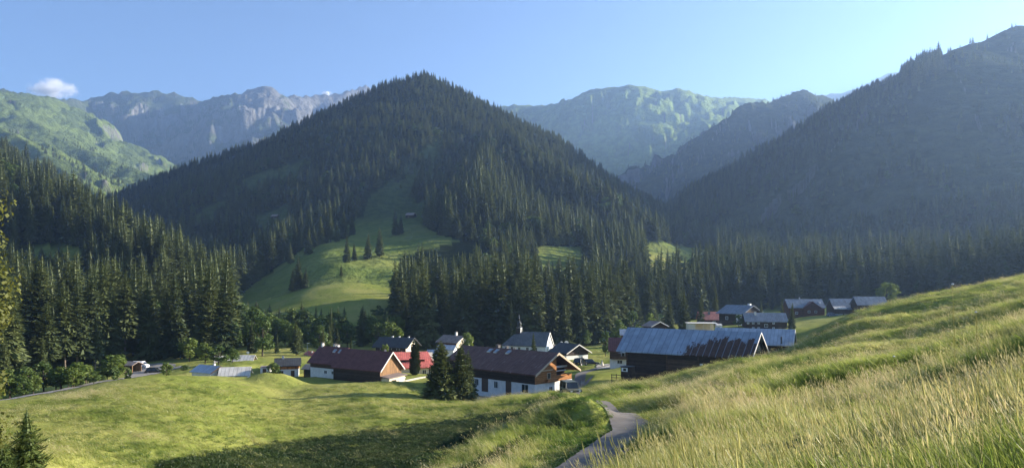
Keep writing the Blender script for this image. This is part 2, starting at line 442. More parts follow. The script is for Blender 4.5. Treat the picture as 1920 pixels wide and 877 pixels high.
def mat_roof(name, c, seam=.6, rust=None, tiles=False, rough=.5, metal=.0, worn=None):
    """sheet or tiled roof, seams running down the slope (local X counts along the ridge)"""
    s = NT(name)
    tc = s.n("TexCoord"); sep = s.n("SeparateXYZ", {0: tc.outputs["Object"]})
    x, y, z = sep.outputs
    fr = s.math('FRACT', s.math('DIVIDE', x, seam))
    line = s.math('LESS_THAN', fr, .13 if not tiles else .2)
    ix = s.math('FLOOR', s.math('DIVIDE', x, seam))
    row = s.math('FLOOR', s.math('DIVIDE', z, .28 if tiles else 1.3))
    wn = s.n("TexWhiteNoise", {0: s.n("CombineXYZ", {0: ix, 1: row}).outputs[0]})
    n = s.noise(s.coord('Object', (1, 1, .5)), .9, 6, .65)
    f = s.math('ADD', s.math('MULTIPLY', wn.outputs[0], .45), s.math('MULTIPLY', s.ramp(n, .3, .7), .55))
    k = s.mix(f, tuple(v * .68 for v in c), tuple(min(1, v * 1.22) for v in c))
    k = s.mix(s.math('MULTIPLY', line, .5), k, tuple(v * .35 for v in c))
    rg = rough
    if worn:
        n4 = s.noise(s.coord('Object', (2.2, .35, .35)), 1.3, 5, .7)
        k = s.mix(s.math('MULTIPLY', s.ramp(n4, .55, .68), .8), k, worn)
    if rust:
        # paint lost over the lower part towards one end: runs down in ragged sheet-wide streaks
        x0, x1, zlo, zhi = rust
        cell = s.n("TexWhiteNoise", {"W": ix}, noise_dimensions='1D')
        n2 = s.noise(s.coord('Object', (1.4, .5, .5)), 1.6, 6, .75)
        n3 = s.noise(s.coord('Object', (3.0, 1.2, 1.2)), 1.5, 4, .8)
        hx = s.ramp(x, x0, x1)
        hz = s.ramp(z, zhi, zlo)
        v = s.math('MULTIPLY', s.math('POWER', hx, .6), hz)
        v = s.math('ADD', v, s.math('ADD', s.math('MULTIPLY', s.math('SUBTRACT', n2, .5), 1.1), s.math('MULTIPLY', s.math('SUBTRACT', cell.outputs[0], .5), .25)))
        rm = s.ramp(v, .47, .53)
        rm = s.math('MULTIPLY', rm, s.ramp(x, x0 - .5, x0 + 1.0))
        rm = s.math('MULTIPLY', rm, s.math('SUBTRACT', 1.0, s.math('MULTIPLY', line, .6)))
        rc = s.mix(s.ramp(n3, .35, .65), (.050, .028, .022), (.115, .060, .042))
        k = s.mix(rm, k, rc)
        rg = s.math('ADD', rough, s.math('MULTIPLY', rm, .45))
    b = s.bump(s.math('ADD', s.math('MULTIPLY', line, .7), s.math('MULTIPLY', n, .25)), .05, .8)
    return s.done(s.principled(k, rg, b, metal, .5 if metal else .15))
def mat_glass(name, c=(.02, .025, .03)):
    s = NT(name)
    return s.done(s.principled(c, .08, None, 0, .6))

mat_meadow(); mat_hill()
mat_alp("alp_green", (.20, .195, .175), (.175, .240, .058), (.095, .138, .042), .22)
mat_alp("alp_mixed", (.19, .185, .165), (.130, .172, .050), (.055, .076, .028), .50)
mat_alp("alp_rock", (.17, .165, .155), (.075, .095, .042), (.045, .058, .030), .64)
mat_alp("alp_slope", (.14, .14, .13), (.062, .075, .034), (.030, .040, .022), .50, 2.0)
mat_leaf("spruce_needles", (.017, .032, .014), (.115, .135, .044), .20)
mat_leaf("near_needles", (.045, .080, .020), (.120, .155, .040), .30)
mat_leaf("broad_leaves", (.035, .065, .014), (.085, .125, .028), .35)
mat_leaf("bright_leaves", (.070, .110, .018), (.140, .180, .035), .40)
mat_leaf("thuja_leaves", (.020, .032, .013), (.050, .060, .024), .12)
mat_plain("bark", (.085, .062, .045), .9, .4, 3.0, bump=.03, stretch=(1, 1, .2))
mat_plain("pale_bark", (.24, .19, .15), .9, .3, 3.0, bump=.02, stretch=(1, 1, .2))
mat_blade("grass_blades", [(.095, .150, .026), (.200, .255, .045), (.340, .365, .085), (.450, .430, .160)], .62)
mat_blade("grass_stalks", [(.300, .300, .085), (.480, .440, .170), (.600, .530, .260), (.640, .520, .320)], .5)
mat_blade("verge_blades", [(.055, .110, .014), (.090, .160, .018), (.120, .180, .025)], .5)
# ------------------------------------------------------------------ object helpers
def tag(o, label=None, cat=None, group=None, kind=None):
    if label: o['label'] = label
    if cat: o['category'] = cat
    if group: o['group'] = group
    if kind: o['kind'] = kind
    return o
def link(o, parent=None):
    col.objects.link(o)
    if parent: o.parent = parent
    return o
def mesh_np(name, V, Q, mats, smooth=True, parent=None, mat_idx=None):
    """mesh object out of numpy arrays: V (n,3), Q list of (m,k) index arrays"""
    me = bpy.data.meshes.new(name)
    Q = [np.asarray(q, np.int32) for q in Q if len(q)]
    nl = sum(q.size for q in Q); npoly = sum(len(q) for q in Q)
    me.vertices.add(len(V)); me.vertices.foreach_set("co", np.ascontiguousarray(V, np.float32).ravel())
    me.loops.add(nl); me.loops.foreach_set("vertex_index", np.concatenate([q.ravel() for q in Q]))
    me.polygons.add(npoly)
    tot = np.concatenate([np.full(len(q), q.shape[1], np.int32) for q in Q])
    me.polygons.foreach_set("loop_start", np.concatenate([[0], np.cumsum(tot)[:-1]]).astype(np.int32))
    me.polygons.foreach_set("use_smooth", np.full(npoly, smooth))
    if mat_idx is not None: me.polygons.foreach_set("material_index", np.asarray(mat_idx, np.int32))
    for m in (mats if isinstance(mats, (list, tuple)) else [mats]): me.materials.append(MATS[m] if isinstance(m, str) else m)
    me.update(calc_edges=True)
    me.validate()
    return link(bpy.data.objects.new(name, me), parent)
def fattr(o, name, vals, typ='FLOAT', dom='POINT'):
    a = o.data.attributes.new(name, typ, dom)
    a.data.foreach_set("value", np.asarray(vals, np.float32 if typ == 'FLOAT' else np.int32))

# where things stand: plots levelled before the ground is built (column, row, metres, inner, outer radius)
for px, py, d, ri, ro in [
    (960,741,138,11,17), (1300,716,131,16,24), (670,711,160,13,20), (990,661,232,9,15), (1440,664,157,10,17),
    (410,718,161,8,13), (548,706,175,8,13), (780,693,196,9,14)]:
    p = W(px, py, d); EXTRA_GROUND.append((p[0], p[1], p[2], ri, ro))

# ------------------------------------------------------------------ the ground
az = np.concatenate([np.arange(-180, -76, 4.0), np.arange(-76, -38, .6), np.arange(-38, 38, .1), np.arange(38, 76, .6), np.arange(76, 180, 4.0)])
rad = np.concatenate([np.geomspace(.6, 14, 80)[:-1], np.geomspace(14, 170, 250)[:-1], np.geomspace(170, 600, 80)[:-1], np.geomspace(600, 6100, 290)])
A, RR = np.meshgrid(np.radians(az), rad, indexing='ij')
GX, GY = RR * np.sin(A), RR * np.cos(A)
GZ = np.zeros(GX.shape); GI = np.zeros(GX.shape, int)
for k in range(0, len(az), 100):
    GZ[k:k + 100], GI[k:k + 100] = ground(GX[k:k + 100], GY[k:k + 100], True)
NA, NR = GX.shape
vid = np.arange(NA * NR).reshape(NA, NR)
ia = np.arange(NA); ja = (ia + 1) % NA
quads = np.stack([vid[ia][:, :-1], vid[ia][:, 1:], vid[ja][:, 1:], vid[ja][:, :-1]], -1).reshape(-1, 4)[:, ::-1]
fid = np.max([GI.ravel()[quads[:, k]] for k in range(4)], axis=0)
VALL = np.stack([GX, GY, GZ], -1).reshape(-1, 3)
qc = VALL[quads[:, 0]]
qpx = 960 + F * qc[:, 0] / np.maximum(qc[:, 1], 1)
back = (fid == 0) & (qc[:, 1] > 430)
fid[back & (qpx < 1215) & (qpx > 420)] = 1
fid[back & (qpx <= 420)] = 3
fid[back & (qpx > 1345)] = 2
# crude picture-wise depth of the terrain, used later to see which trees the camera can see at all
SKY = {}
def ground_part(name, sel, mat, label, cat):
    q = quads[sel]
    used, inv = np.unique(q, return_inverse=True)
    o = mesh_np(name, VALL[used], [inv.reshape(q.shape)], mat)
    tag(o, label, cat, kind='structure')
    return o, used
LOOK = {
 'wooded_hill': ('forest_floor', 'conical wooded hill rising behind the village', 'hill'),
 'right_mountain': ('alp_slope', 'hazy shaded mountain slope filling the right side', 'mountain'),
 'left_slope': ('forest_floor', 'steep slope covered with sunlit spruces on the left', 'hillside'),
 'far_left_spur': ('alp_mixed', 'green grassy mountain spur with grey rocks at far left', 'mountain'),
 'far_left_wall': ('alp_rock', 'long grey rocky ridge in blue shade with a blunt summit', 'mountain'),
 'far_right_ridge': ('alp_green', 'ribbed green mountain ridge behind the valley notch', 'mountain'),
 'middle_spur': ('alp_slope', 'mid-distance jagged spur with scattered trees', 'mountain'),
 'far_peak': ('alp_rock', 'pale farthest peak showing over the spur', 'mountain'),
}
c0 = len(VALL)
meadow, _u = ground_part('meadow', fid == 0, 'meadow', 'rolling sunlit hay meadow and valley floor', 'meadow')
for i, n in enumerate(CREST_NAMES):
    if not (fid == i + 1).any(): continue
    o, used = ground_part(n if n in ('wooded_hill',) else {'right_mountain': 'mountain', 'left_slope': 'hillside'}.get(n, 'mountain'), fid == i + 1, *LOOK[n])
    LOOK[n] = o, used
# cap under the camera
k = NA
cap = mesh_np('meadow_patch', np.vstack([VALL[vid[:, 0]], [[0, 0, gz(0, 0)]]]), [np.stack([np.arange(k), np.full(k, k), (np.arange(k) + 1) % k], -1)[:, ::-1]], 'meadow')
tag(cap, 'small patch of meadow under the viewpoint', 'meadow', kind='structure')
# ------------------------------------------------------------------ trees: shapes of height 1 standing on the origin
class Geo:
    def __init__(s): s.V = []; s.F3 = []; s.F4 = []; s.M3 = []; s.M4 = []
    def v(s, p): s.V.append(tuple(p)); return len(s.V) - 1
    def q(s, a, b, c, d, m=0): s.F4.append((s.v(a), s.v(b), s.v(c), s.v(d))); s.M4.append(m)
    def t(s, a, b, c, m=0): s.F3.append((s.v(a), s.v(b), s.v(c))); s.M3.append(m)
    def tube(s, pts, rads, n=6, m=0):
        rings = []
        for i, p in enumerate(pts):
            p = np.array(p, float)
            d = np.array(pts[min(i + 1, len(pts) - 1)], float) - np.array(pts[max(i - 1, 0)], float)
            d /= np.linalg.norm(d) + 1e-9
            a = np.cross(d, (0, 0, 1.0)); 
            if np.linalg.norm(a) < 1e-3: a = np.array((1.0, 0, 0))
            a /= np.linalg.norm(a); b = np.cross(d, a)
            rings.append([s.v(p + rads[i] * (math.cos(2 * math.pi * k / n) * a + math.sin(2 * math.pi * k / n) * b)) for k in range(n)])
        for r0, r1 in zip(rings[:-1], rings[1:]):
            for k in range(n):
                s.F4.append((r0[k], r0[(k + 1) % n], r1[(k + 1) % n], r1[k])); s.M4.append(m)
        return s
    def arrays(s):
        Q = []; M = []
        if s.F4: Q.append(np.array(s.F4)); M += s.M4
        if s.F3: Q.append(np.array(s.F3)); M += s.M3
        return np.array(s.V, float), Q, M
    def obj(s, name, mats, parent=None, smooth=False):
        V, Q, M = s.arrays()
        return mesh_np(name, V, Q, mats, smooth, parent, M)

def spruce_crown(seed, whorls=22, per=9, R=.15, base=.07, flakes=3, ragged=.35, droop=.35, size=1.0, lop=0.0, power=.72):
    r_ = random.Random(seed); g = Geo()
    la = r_.uniform(0, 6.28)
    for w in range(whorls):
        t = (w + r_.uniform(-.3, .3)) / (whorls - 1); t = min(max(t, 0), 1)
        z = base + (1 - base) * .975 * t
        rr = R * (1 - t * .97) ** power * (.62 + .38 * min(1, t * 7 + .35))
        n = max(4, int(per * (.55 + .45 * (1 - t))))
        a0 = r_.uniform(0, 6.28)
        for k in range(n):
            a = a0 + 6.283 * k / n + r_.uniform(-.25, .25)
            L = rr * (1 + r_.uniform(-ragged, ragged)) * (1 + lop * math.cos(a - la))
            if r_.random() < .05: L *= .5
            zz = z + r_.uniform(-.5, .5) / whorls
            up = (.30 * t - droop * (1 - t)) * L
            c, s_ = math.cos(a), math.sin(a)
            def P(u, side, dz=0): return (c * u * L - s_ * side, s_ * u * L + c * side, zz + up * u * u * 1.2 + .10 * L * u + dz)
            wv = L * .30 * size
            for f in range(flakes):
                if f == 0: u0, u1, sd = .25, 1.0, 0
                else:
                    u0 = r_.uniform(.15, .6); u1 = min(.98, u0 + r_.uniform(.3, .45)); sd = r_.choice((-1, 1)) * r_.uniform(.35, .75) * L * .5
                um = u0 + (u1 - u0) * r_.uniform(.4, .6)
                dz = r_.uniform(-.15, .05) * L
                g.q(P(u0, sd * .3), P(um, sd - wv * r_.uniform(.5, .9), -.16 * L + dz), P(u1, sd * 1.1, dz - .06 * L), P(um, sd + wv * r_.uniform(.5, .9), -.16 * L + dz))
    # leader
    g.tube([(0, 0, .90), (0, 0, 1.0)], [.006, .001], 4)
    # dark inside that closes the view through the crown
    N = 7
    for j in range(3):
        z0 = base + (1 - base) * (.02 + .3 * j); z1 = z0 + .36
        for k in range(N):
            a = 6.283 * k / N; b = 6.283 * (k + 1) / N; q = R * .45 * (1 - z0) ** .9 * r_.uniform(.8, 1.2)
            g.t((q * math.cos(a), q * math.sin(a), z0), (q * math.cos(b), q * math.sin(b), z0), (0, 0, min(z1, .97)))
    return g
def trunk(h=.5, r=.012, n=6, lean=0):
    g = Geo(); g.tube([(0, 0, -.04), (0, 0, .02), (lean * .3, 0, h * .5), (lean, 0, h)], [r * 1.5, r, r * .75, r * .25], n); return g
def broad_crown(seed, blobs=16, leaves=42, R=.33, z0=.18, leaf=.055, shape=1.0):
    """crown of leaf sprays gathered in uneven clumps at the ends of limbs"""
    r_ = random.Random(seed); g = Geo()
    for b in range(blobs):
        th = r_.uniform(0, 6.283); u = r_.random()
        z = z0 + (1 - z0) * (.10 + .82 * u)
        prof = math.sin(math.pi * min(1, (.18 + .80 * u))) ** (.7 * shape)
        rad = R * prof * r_.uniform(.35, .85)
        cx, cy = rad * math.cos(th), rad * math.sin(th)
        br = R * r_.uniform(.26, .46)
        for l in range(leaves):
            d = np.array([r_.gauss(0, 1), r_.gauss(0, 1), r_.gauss(0, 1)]); d /= np.linalg.norm(d) + 1e-9
            q = br * r_.uniform(.55, 1.05)
            c = np.array([cx, cy, z]) + d * q * np.array([1, 1, .8])
            nrm = d + np.array([r_.gauss(0, .5), r_.gauss(0, .5), r_.gauss(.3, .5)]); nrm /= np.linalg.norm(nrm)
            a = np.cross(nrm, (0.3, .2, 1)); a /= np.linalg.norm(a) + 1e-9; e = np.cross(nrm, a)
            s1 = leaf * r_.uniform(.6, 1.3); s2 = s1 * r_.uniform(.5, .9)
            g.q(c - a * s1, c - e * s2 * .9, c + a * s1, c + e * s2)
    return g
def broad_trunk(seed, h=.75, r=.022):
    r_ = random.Random(seed); g = trunk(h, r)
    for k in range(6):
        a = r_.uniform(0, 6.28); z = r_.uniform(.2, .5); L = r_.uniform(.12, .24)
        g.tube([(0, 0, z), (L * .6 * math.cos(a), L * .6 * math.sin(a), z + L * .8), (L * math.cos(a), L * math.sin(a), z + L * 1.5)], [r * .5, r * .32, r * .1], 4)
    return g

# ------------------------------------------------------------------ scatter: one object whose points carry copies of a few shapes
def scatter(name, protos, pts, scl, rot, idx, mats, sizes=None):
    """protos: list of (V, quads/tris list, material indices); pts (n,3); scl (n,3); rot (n,3) euler; idx (n,) which shape"""
    Vs, Qs, Ms, var = [], [], [], []
    off = 0; q4 = []; m4 = []; q3 = []; m3 = []
    for k, (V, Q, M) in enumerate(protos):
        i = 0
        for q in Q:
            (q4 if q.shape[1] == 4 else q3).append(q + off); (m4 if q.shape[1] == 4 else m3).extend(M[i:i + len(q)]); i += len(q)
        Vs.append(V); var += [k] * len(V); off += len(V)
    n = len(pts)
    Vs.append(pts); var += [-1] * n
    Q = []; 
    if q4: Q.append(np.concatenate(q4))
    if q3: Q.append(np.concatenate(q3))
    o = mesh_np(name, np.concatenate(Vs), Q, mats, False, None, m4 + m3)
    fattr(o, 'var', var, 'INT')
    fattr(o, 'pick', np.concatenate([np.zeros(off, int), idx]), 'INT')
    for nm, arr in (('scl', scl), ('rot', rot)):
        a = o.data.attributes.new(nm, 'FLOAT_VECTOR', 'POINT')
        a.data.foreach_set('vector', np.concatenate([np.zeros((off, 3)), arr]).astype(np.float32).ravel())
    ng = bpy.data.node_groups.new(name + "_scatter", 'GeometryNodeTree')
    ng.interface.new_socket("Geometry", in_out='INPUT', socket_type='NodeSocketGeometry')
    ng.interface.new_socket("Geometry", in_out='OUTPUT', socket_type='NodeSocketGeometry')
    N = ng.nodes; Lk = ng.links
    gi = N.new('NodeGroupInput'); go = N.new('NodeGroupOutput')
    def attr(nm, typ):
        a = N.new('GeometryNodeInputNamedAttribute'); a.data_type = typ; a.inputs[0].default_value = nm; return a.outputs[0]
    def part(k):
        c = N.new('FunctionNodeCompare'); c.data_type = 'INT'; c.operation = 'EQUAL'
        ins = [s for s in c.inputs if s.type == 'INT']
        Lk.new(attr('var', 'INT'), ins[0]); ins[1].default_value = k
        sp = N.new('GeometryNodeSeparateGeometry'); sp.domain = 'POINT'
        Lk.new(gi.outputs[0], sp.inputs[0]); Lk.new(c.outputs[0], sp.inputs[1]); return sp.outputs[0]
    points = part(-1); outs = []
    join = N.new('GeometryNodeJoinGeometry')
    for k in range(len(protos)):
        c = N.new('FunctionNodeCompare'); c.data_type = 'INT'; c.operation = 'EQUAL'
        ins = [s for s in c.inputs if s.type == 'INT']
        Lk.new(attr('pick', 'INT'), ins[0]); ins[1].default_value = k
        iop = N.new('GeometryNodeInstanceOnPoints')
        Lk.new(points, iop.inputs['Points']); Lk.new(c.outputs[0], iop.inputs['Selection']); Lk.new(part(k), iop.inputs['Instance'])
        Lk.new(attr('rot', 'FLOAT_VECTOR'), iop.inputs['Rotation']); Lk.new(attr('scl', 'FLOAT_VECTOR'), iop.inputs['Scale'])
        Lk.new(iop.outputs[0], join.inputs[0])
    Lk.new(join.outputs[0], go.inputs[0])
    md = o.modifiers.new("scatter", 'NODES'); md.node_group = ng
    return o

# ------------------------------------------------------------------ where the forests stand
def inside(px, py, poly):
    c = np.zeros(np.shape(px), bool); n = len(poly)
    for i in range(n):
        x0, y0 = poly[i]; x1, y1 = poly[(i + 1) % n]
        if y0 == y1: continue
        m = ((y0 > py) != (y1 > py)) & (px < (x1 - x0) * (py - y0) / (y1 - y0) + x0)
        c ^= m
    return c
OPEN = [
 [(425,575),(480,528),(545,485),(580,455),(640,425),(682,405),(690,372),(740,330),(800,275),(850,245),(845,290),(815,330),(808,390),(800,428),(840,445),(870,450),(790,470),(750,485),(742,580),(700,590),(620,600),(560,610),(500,610)],
 [(1000,462),(1095,462),(1095,505),(1010,510)],
 [(1205,455),(1250,455),(1345,475),(1345,520),(1300,535),(1265,550),(1240,555),(1215,530)],
 [(470,412),(545,380),(550,425),(495,440)], [(345,420),(390,385),(430,370),(400,420)], [(440,340),(600,290),(560,330),(470,360)],
 [(60,462),(135,458),(165,476),(155,496),(60,486)], [(-20,476),(38,470),(38,512),(-20,512)], [(40,378),(75,375),(100,405),(80,412)],
]
LIM_X = [-400, 0, 100, 200, 230, 300, 380, 450, 520, 600, 700, 800, 900, 1050, 1100, 1150, 1250, 1300, 1400, 1480, 1560, 1660, 1750, 1900, 2400]
LIM_Y = [745, 728, 712, 690, 680, 676, 676, 674, 672, 666, 657, 655, 652, 652, 648, 640, 612, 598, 580, 582, 574, 566, 556, 545, 545]
MNAME = [None] + CREST_NAMES
def forest_points():
    out = []
    def grid(x0, x1, y0, y1, st):
        gx, gy = np.meshgrid(np.arange(x0, x1, st), np.arange(y0, y1, st))
        gx = gx + rng.uniform(-.5, .5, gx.shape) * st; gy = gy + rng.uniform(-.5, .5, gy.shape) * st
        return gx.ravel(), gy.ravel()
    for (y0, y1, st) in [(130, 420, 6.6), (420, 900, 7.2), (900, 1500, 6.4), (1500, 3200, 15.0)]:
        x, y = grid(-y1 * .78 - 30, y1 * .80 + 30, y0, y1, st)
        k = (np.abs(x) < y * .74 + 40); x, y = x[k], y[k]
        z, idn = ground(x, y, True)
        px, py = project(x, y, z)
        keep = py < np.interp(px, LIM_X, LIM_Y)
        dens = np.clip(.80 + .5 * noise(x / 28, y / 28), .35, .95)
        n = noise(x / 45, y / 45); n2 = fbm(x / 120, y / 120, 3)
        for poly in OPEN:
            keep &= ~inside(px + 3 * noise(x / 9, y / 9), py + 2 * noise(y / 9, x / 9), poly)
        nm = np.array([MNAME[i] or 'near' for i in idn])
        near = nm == 'near'
        # the valley floor east of the hill and the foot of the right-hand mountain
        rm = nm == 'right_mountain'
        low = np.interp(px, [1230, 1300, 1450, 1600, 1750, 1920, 2300], [440, 430, 455, 440, 400, 370, 360])
        hi = sstep(40, -30, py - low)          # 1 high up on the open slope
        ridge_d = py - np.interp(px, [1230,1300,1400,1480,1600,1690,1730,1790,1850,1920], [490,440,352,302,228,160,128,92,74,48])
        up = np.where(ridge_d < 26, np.where(px < 1765, .75, .05), np.where(n2 > .16, .26, .03))
        up = np.where((px > 1780) & (n2 > .08) & (py > 250), .38, up)
        dens = np.where(rm, .92 * (1 - hi) + up * hi, dens)
        # shaded grassy bays low on the hill
        hill = nm == 'wooded_hill'
        dens = np.where(hill & (y > 1000), .95, dens)
        ls = nm == 'left_slope'
        dens = np.where(ls & (y > 700), np.where(n2 > -.1, .6, .1), dens)
        fs = (nm == 'far_left_spur')
        dens = np.where(fs, np.where((n2 > .0) & (py > 235), .35, .0), dens)
        dens = np.where(nm == 'middle_spur', np.where(n2 > -.05, .55, .04), dens)
        dens = np.where(nm == 'far_left_wall', np.where((py > 285) & (n2 > -.25), .5, 0), dens)
        dens = np.where(nm == 'far_right_ridge', np.where(py > 345, .5, 0), dens)
        dens = np.where((nm == 'near') & (y > 900), .7, dens)
        h = 24 * np.clip(1.12 - z / 700, .5, 1.1) * np.where(rng.random(x.shape) < .16, rng.uniform(.25, .5, x.shape), rng.uniform(.55, 1.28, x.shape)) * np.where(near & (y < 260), 1.0, 1)
        # the village clearing and the hay meadow stay open
        keep &= ~((y < 330) & (px > 1255))
        keep &= ~(near & (y < 205) & (px > 232))
        keep &= (y < 1500) | (px < 300) | (px > 1150)
        opn = hill & inside(px, py, OPEN[0]); thin = opn & (n2 > .02) & (py < 400)
        keep |= (thin & (rng.random(x.shape) < .5)) | (opn & (py < 318) & (rng.random(x.shape) < .62)) | (opn & (n > .22) & (rng.random(x.shape) < .10) & (py < 560))
        low_ = ((px > 985) & (px < 1110) & (py > 503) & (py < 590)) | ((px > -20) & (px < 170) & (py > 480) & (py < 556))
        h = np.where(low_, h * .5, h)
        # a tall grove stands in front, on lower ground; the meadow runs on behind it
        grove = (px > 744) & (px < 905) & (y > 325) & (y < 402)
        h = np.where(grove, rng.uniform(25, 33, x.shape), h)
        keep &= ~((px > 735) & (px < 905) & (y >= 402) & (py > 452) & (y < 600))
        h = np.where((px > 890) & (px < 1010) & (y > 402) & (y < 580), h * .62, h)
        keep &= rng.random(x.shape) < dens
        keep &= z > -60
        band = (px > 425) & (px < 745) & (py > 572) & (y < 440)
        keep &= ~(band & (rng.random(x.shape) > .55)); h = np.where(band, h * .40, h)
        h = np.where(hill & (y > 700), h * np.interp(y, [600, 1000], [1.0, .62]), h)
        h = np.where(rm & (ridge_d < 26) & (px > 1690) & (px < 1768), h * 2.0, h)
        h = np.where(y > 1500, h * .9, h)
        h = np.where(rm & (hi > .5), h * .72, h)
        out.append(np.stack([x, y, z, h, px, py, idn], -1)[keep])
    return np.concatenate(out)
FP = forest_points()
# mask of ground that carries wood, for the colour of the forest floor
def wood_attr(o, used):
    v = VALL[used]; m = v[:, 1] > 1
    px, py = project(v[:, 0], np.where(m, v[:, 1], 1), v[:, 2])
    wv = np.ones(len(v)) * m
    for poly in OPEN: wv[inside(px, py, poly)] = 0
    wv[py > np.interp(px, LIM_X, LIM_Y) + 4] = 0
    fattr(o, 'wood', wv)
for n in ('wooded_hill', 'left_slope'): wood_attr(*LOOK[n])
o, used = LOOK['far_left_wall']
v = VALL[used]; px, py = project(v[:, 0], np.maximum(v[:, 1], 1), v[:, 2])
fattr(o, 'rock', np.clip(sstep(50, 20, np.abs(px - 490)) * sstep(240, 190, py) + .6 * sstep(520, 560, px), 0, 1))

# which trees the camera sees best: walk from near to far and keep the skyline of what stands in front
order = np.argsort(FP[:, 1])
line = np.full(2400, 900.0)
# the hump and the right-hand meadow hide what is behind them
mx = np.clip(np.arange(2400) - 200, -200, 2200)
line = np.minimum(line, np.interp(mx, [-200,0,100,200,300,400,480,540,600,700,800,900,1000,1100,1170,1440,1500,1600,1700,1920,2200], [770,752,735,715,705,712,725,732,725,715,640,640,640,660,606,612,590,575,562,519,470]))
shown = []
for i in order:
    x, y, z, h, px, py, _ = FP[i]
    if y > 700: break
    hw = h * .12 / y * F; c0_, c1_ = int(px - hw) + 200, int(px + hw) + 201
    if c1_ < 190 or c0_ > 2140: continue
    c0_ = max(c0_, 0); c1_ = min(c1_, 2399)
    top = HY - F * (z + h) / y
    ln = np.median(line[c0_:c1_])
    vis = min(ln, py) - top
    if vis > 6:
        shown.append((min(vis, h / y * F), i))
    cc = np.arange(c0_, c1_)
    prof = top + (py - top) * np.abs(cc - 200 - px) / (hw + 1)
    line[c0_:c1_] = np.minimum(line[c0_:c1_], prof + (py - top) * .06)
shown.sort(reverse=True)
SINGLE = [i for s, i in shown[:262]]
rest = np.ones(len(FP), bool); rest[SINGLE] = False
print("forest", len(FP), "shown", len(shown))

PROTO = []
for k in range(5):
    g = spruce_crown(100 + k, whorls=23 + k % 3, per=10, R=(.15, .18, .165, .14, .19)[k], base=.05, flakes=4, ragged=.4, size=.75)
    g.tube([(0, 0, -.05), (0, 0, .6)], [.014, .006], 5, 1)
    PROTO.append(g.arrays())
for k in range(2): PROTO.append(broad_crown(180 + k, blobs=16, leaves=34, R=.36, z0=.1, leaf=.06).arrays())
fp = FP[rest]; nf = len(fp)
pk = rng.integers(0, 5, nf)
leafy = (rng.random(nf) < .07) & (fp[:, 1] < 1000); pk[leafy] = rng.integers(5, 7, leafy.sum()); fp[leafy, 3] *= .62
PROTO = [(V, Q, [2] * len(M) if k > 4 else M) for k, (V, Q, M) in enumerate(PROTO)]
sc_ = np.stack([fp[:, 3] * rng.uniform(.95, 1.6, nf)] * 2 + [fp[:, 3]], -1)
rt = np.stack([rng.normal(0, .025, nf), rng.normal(0, .025, nf), rng.uniform(0, 6.28, nf)], -1)
forest = scatter('forest', PROTO, fp[:, :3], sc_, rt, pk, ['spruce_needles', 'bark', 'broad_leaves'])
tag(forest, 'dense dark spruce forest covering the hill and the mountain slopes', 'forest', kind='stuff')
# ------------------------------------------------------------------ more materials for the village
for nm, c, bd, hz in [("dark_timber", (.050, .034, .026), .20, True), ("brown_timber", (.095, .058, .038), .18, True), ("honey_timber", (.33, .145, .050), .16, True),
                      ("tan_timber", (.26, .15, .075), .14, False), ("red_timber", (.095, .040, .028), .2, True), ("orange_board", (.42, .16, .05), .2, False)]:
    mat_timber(nm, c, bd, hz)
mat_plain("plaster", (.74, .73, .70), .85, .10, 1.6)
mat_plain("cream_plaster", (.70, .62, .48), .85, .12, 1.6)
mat_plain("trim_wood", (.55, .42, .28), .7, .15, 5)
mat_plain("white_trim", (.72, .68, .62), .6, .12, 5)
mat_plain("frame_white", (.78, .78, .76), .5, .05, 5)
mat_plain("frame_brown", (.10, .06, .04), .6, .2, 5)
mat_plain("chimney_stone", (.62, .60, .57), .9, .2, 5)
mat_plain("dark_stone", (.16, .15, .14), .9, .3, 4)
mat_plain("asphalt", (.150, .132, .115), .95, .22, 1.1, bump=.02)
mat_plain("gravel", (.26, .235, .205), .95, .25, 2.0, bump=.02)
mat_plain("concrete", (.46, .42, .35), .9, .2, 3.0)
mat_plain("grey_post", (.32, .31, .30), .6, .15, 5)
mat_plain("old_post", (.10, .08, .065), .9, .3, 5)
mat_plain("rubber", (.018, .018, .019), .8, .2, 8)
mat_plain("steel", (.5, .5, .5), .35, .1, 8, .8)
mat_plain("olive_paint", (.10, .105, .075), .35, .1, 5, 0, .5)
mat_plain("sunlit_cream", (.62, .58, .46), .35, .06, 5, 0, .5)
mat_plain("black_paint", (.014, .015, .017), .25, .1, 5, 0, .6)
mat_plain("white_paint", (.78, .78, .78), .3, .05, 5, 0, .5)
mat_plain("blue_paint", (.05, .08, .16), .3, .05, 5, 0, .5)
mat_plain("lamp_white", (.85, .84, .80), .3, .05, 5)
mat_plain("canvas", (.62, .56, .44), .9, .1, 5)
mat_plain("seed_white", (.85, .83, .78), .9, .1, 40)
mat_plain("petal_yellow", (.55, .42, .06), .8, .1, 40)
mat_roof("roof_brown", (.135, .066, .050), .62, worn=(.26, .17, .145), rough=.55)
mat_roof("roof_maroon", (.150, .062, .056), .45, tiles=True, rough=.6)
mat_roof("roof_red", (.70, .19, .15), .45, tiles=True, rough=.6)
mat_roof("roof_pale_red", (.50, .20, .15), .5, tiles=True, rough=.7)
mat_roof("roof_slate", (.13, .135, .14), .4, tiles=True, rough=.6)
mat_roof("roof_bluegrey", (.17, .20, .235), .55, rough=.45)
mat_roof("roof_zinc", (.40, .44, .48), .7, rough=.38, metal=.35)
mat_roof("roof_pale", (.55, .52, .47), .8, rough=.5)
mat_roof("roof_dark", (.055, .058, .062), .5, tiles=True, rough=.6)
mat_roof("roof_greybrown", (.28, .22, .19), .4, tiles=True, rough=.7)
mat_roof("barn_metal", (.30, .36, .43), 1.05, rust=(6.5, 18.0, 3.2, 7.0), rough=.42, metal=.25)
mat_glass("glass"); mat_glass("glass_pale", (.25, .30, .36))
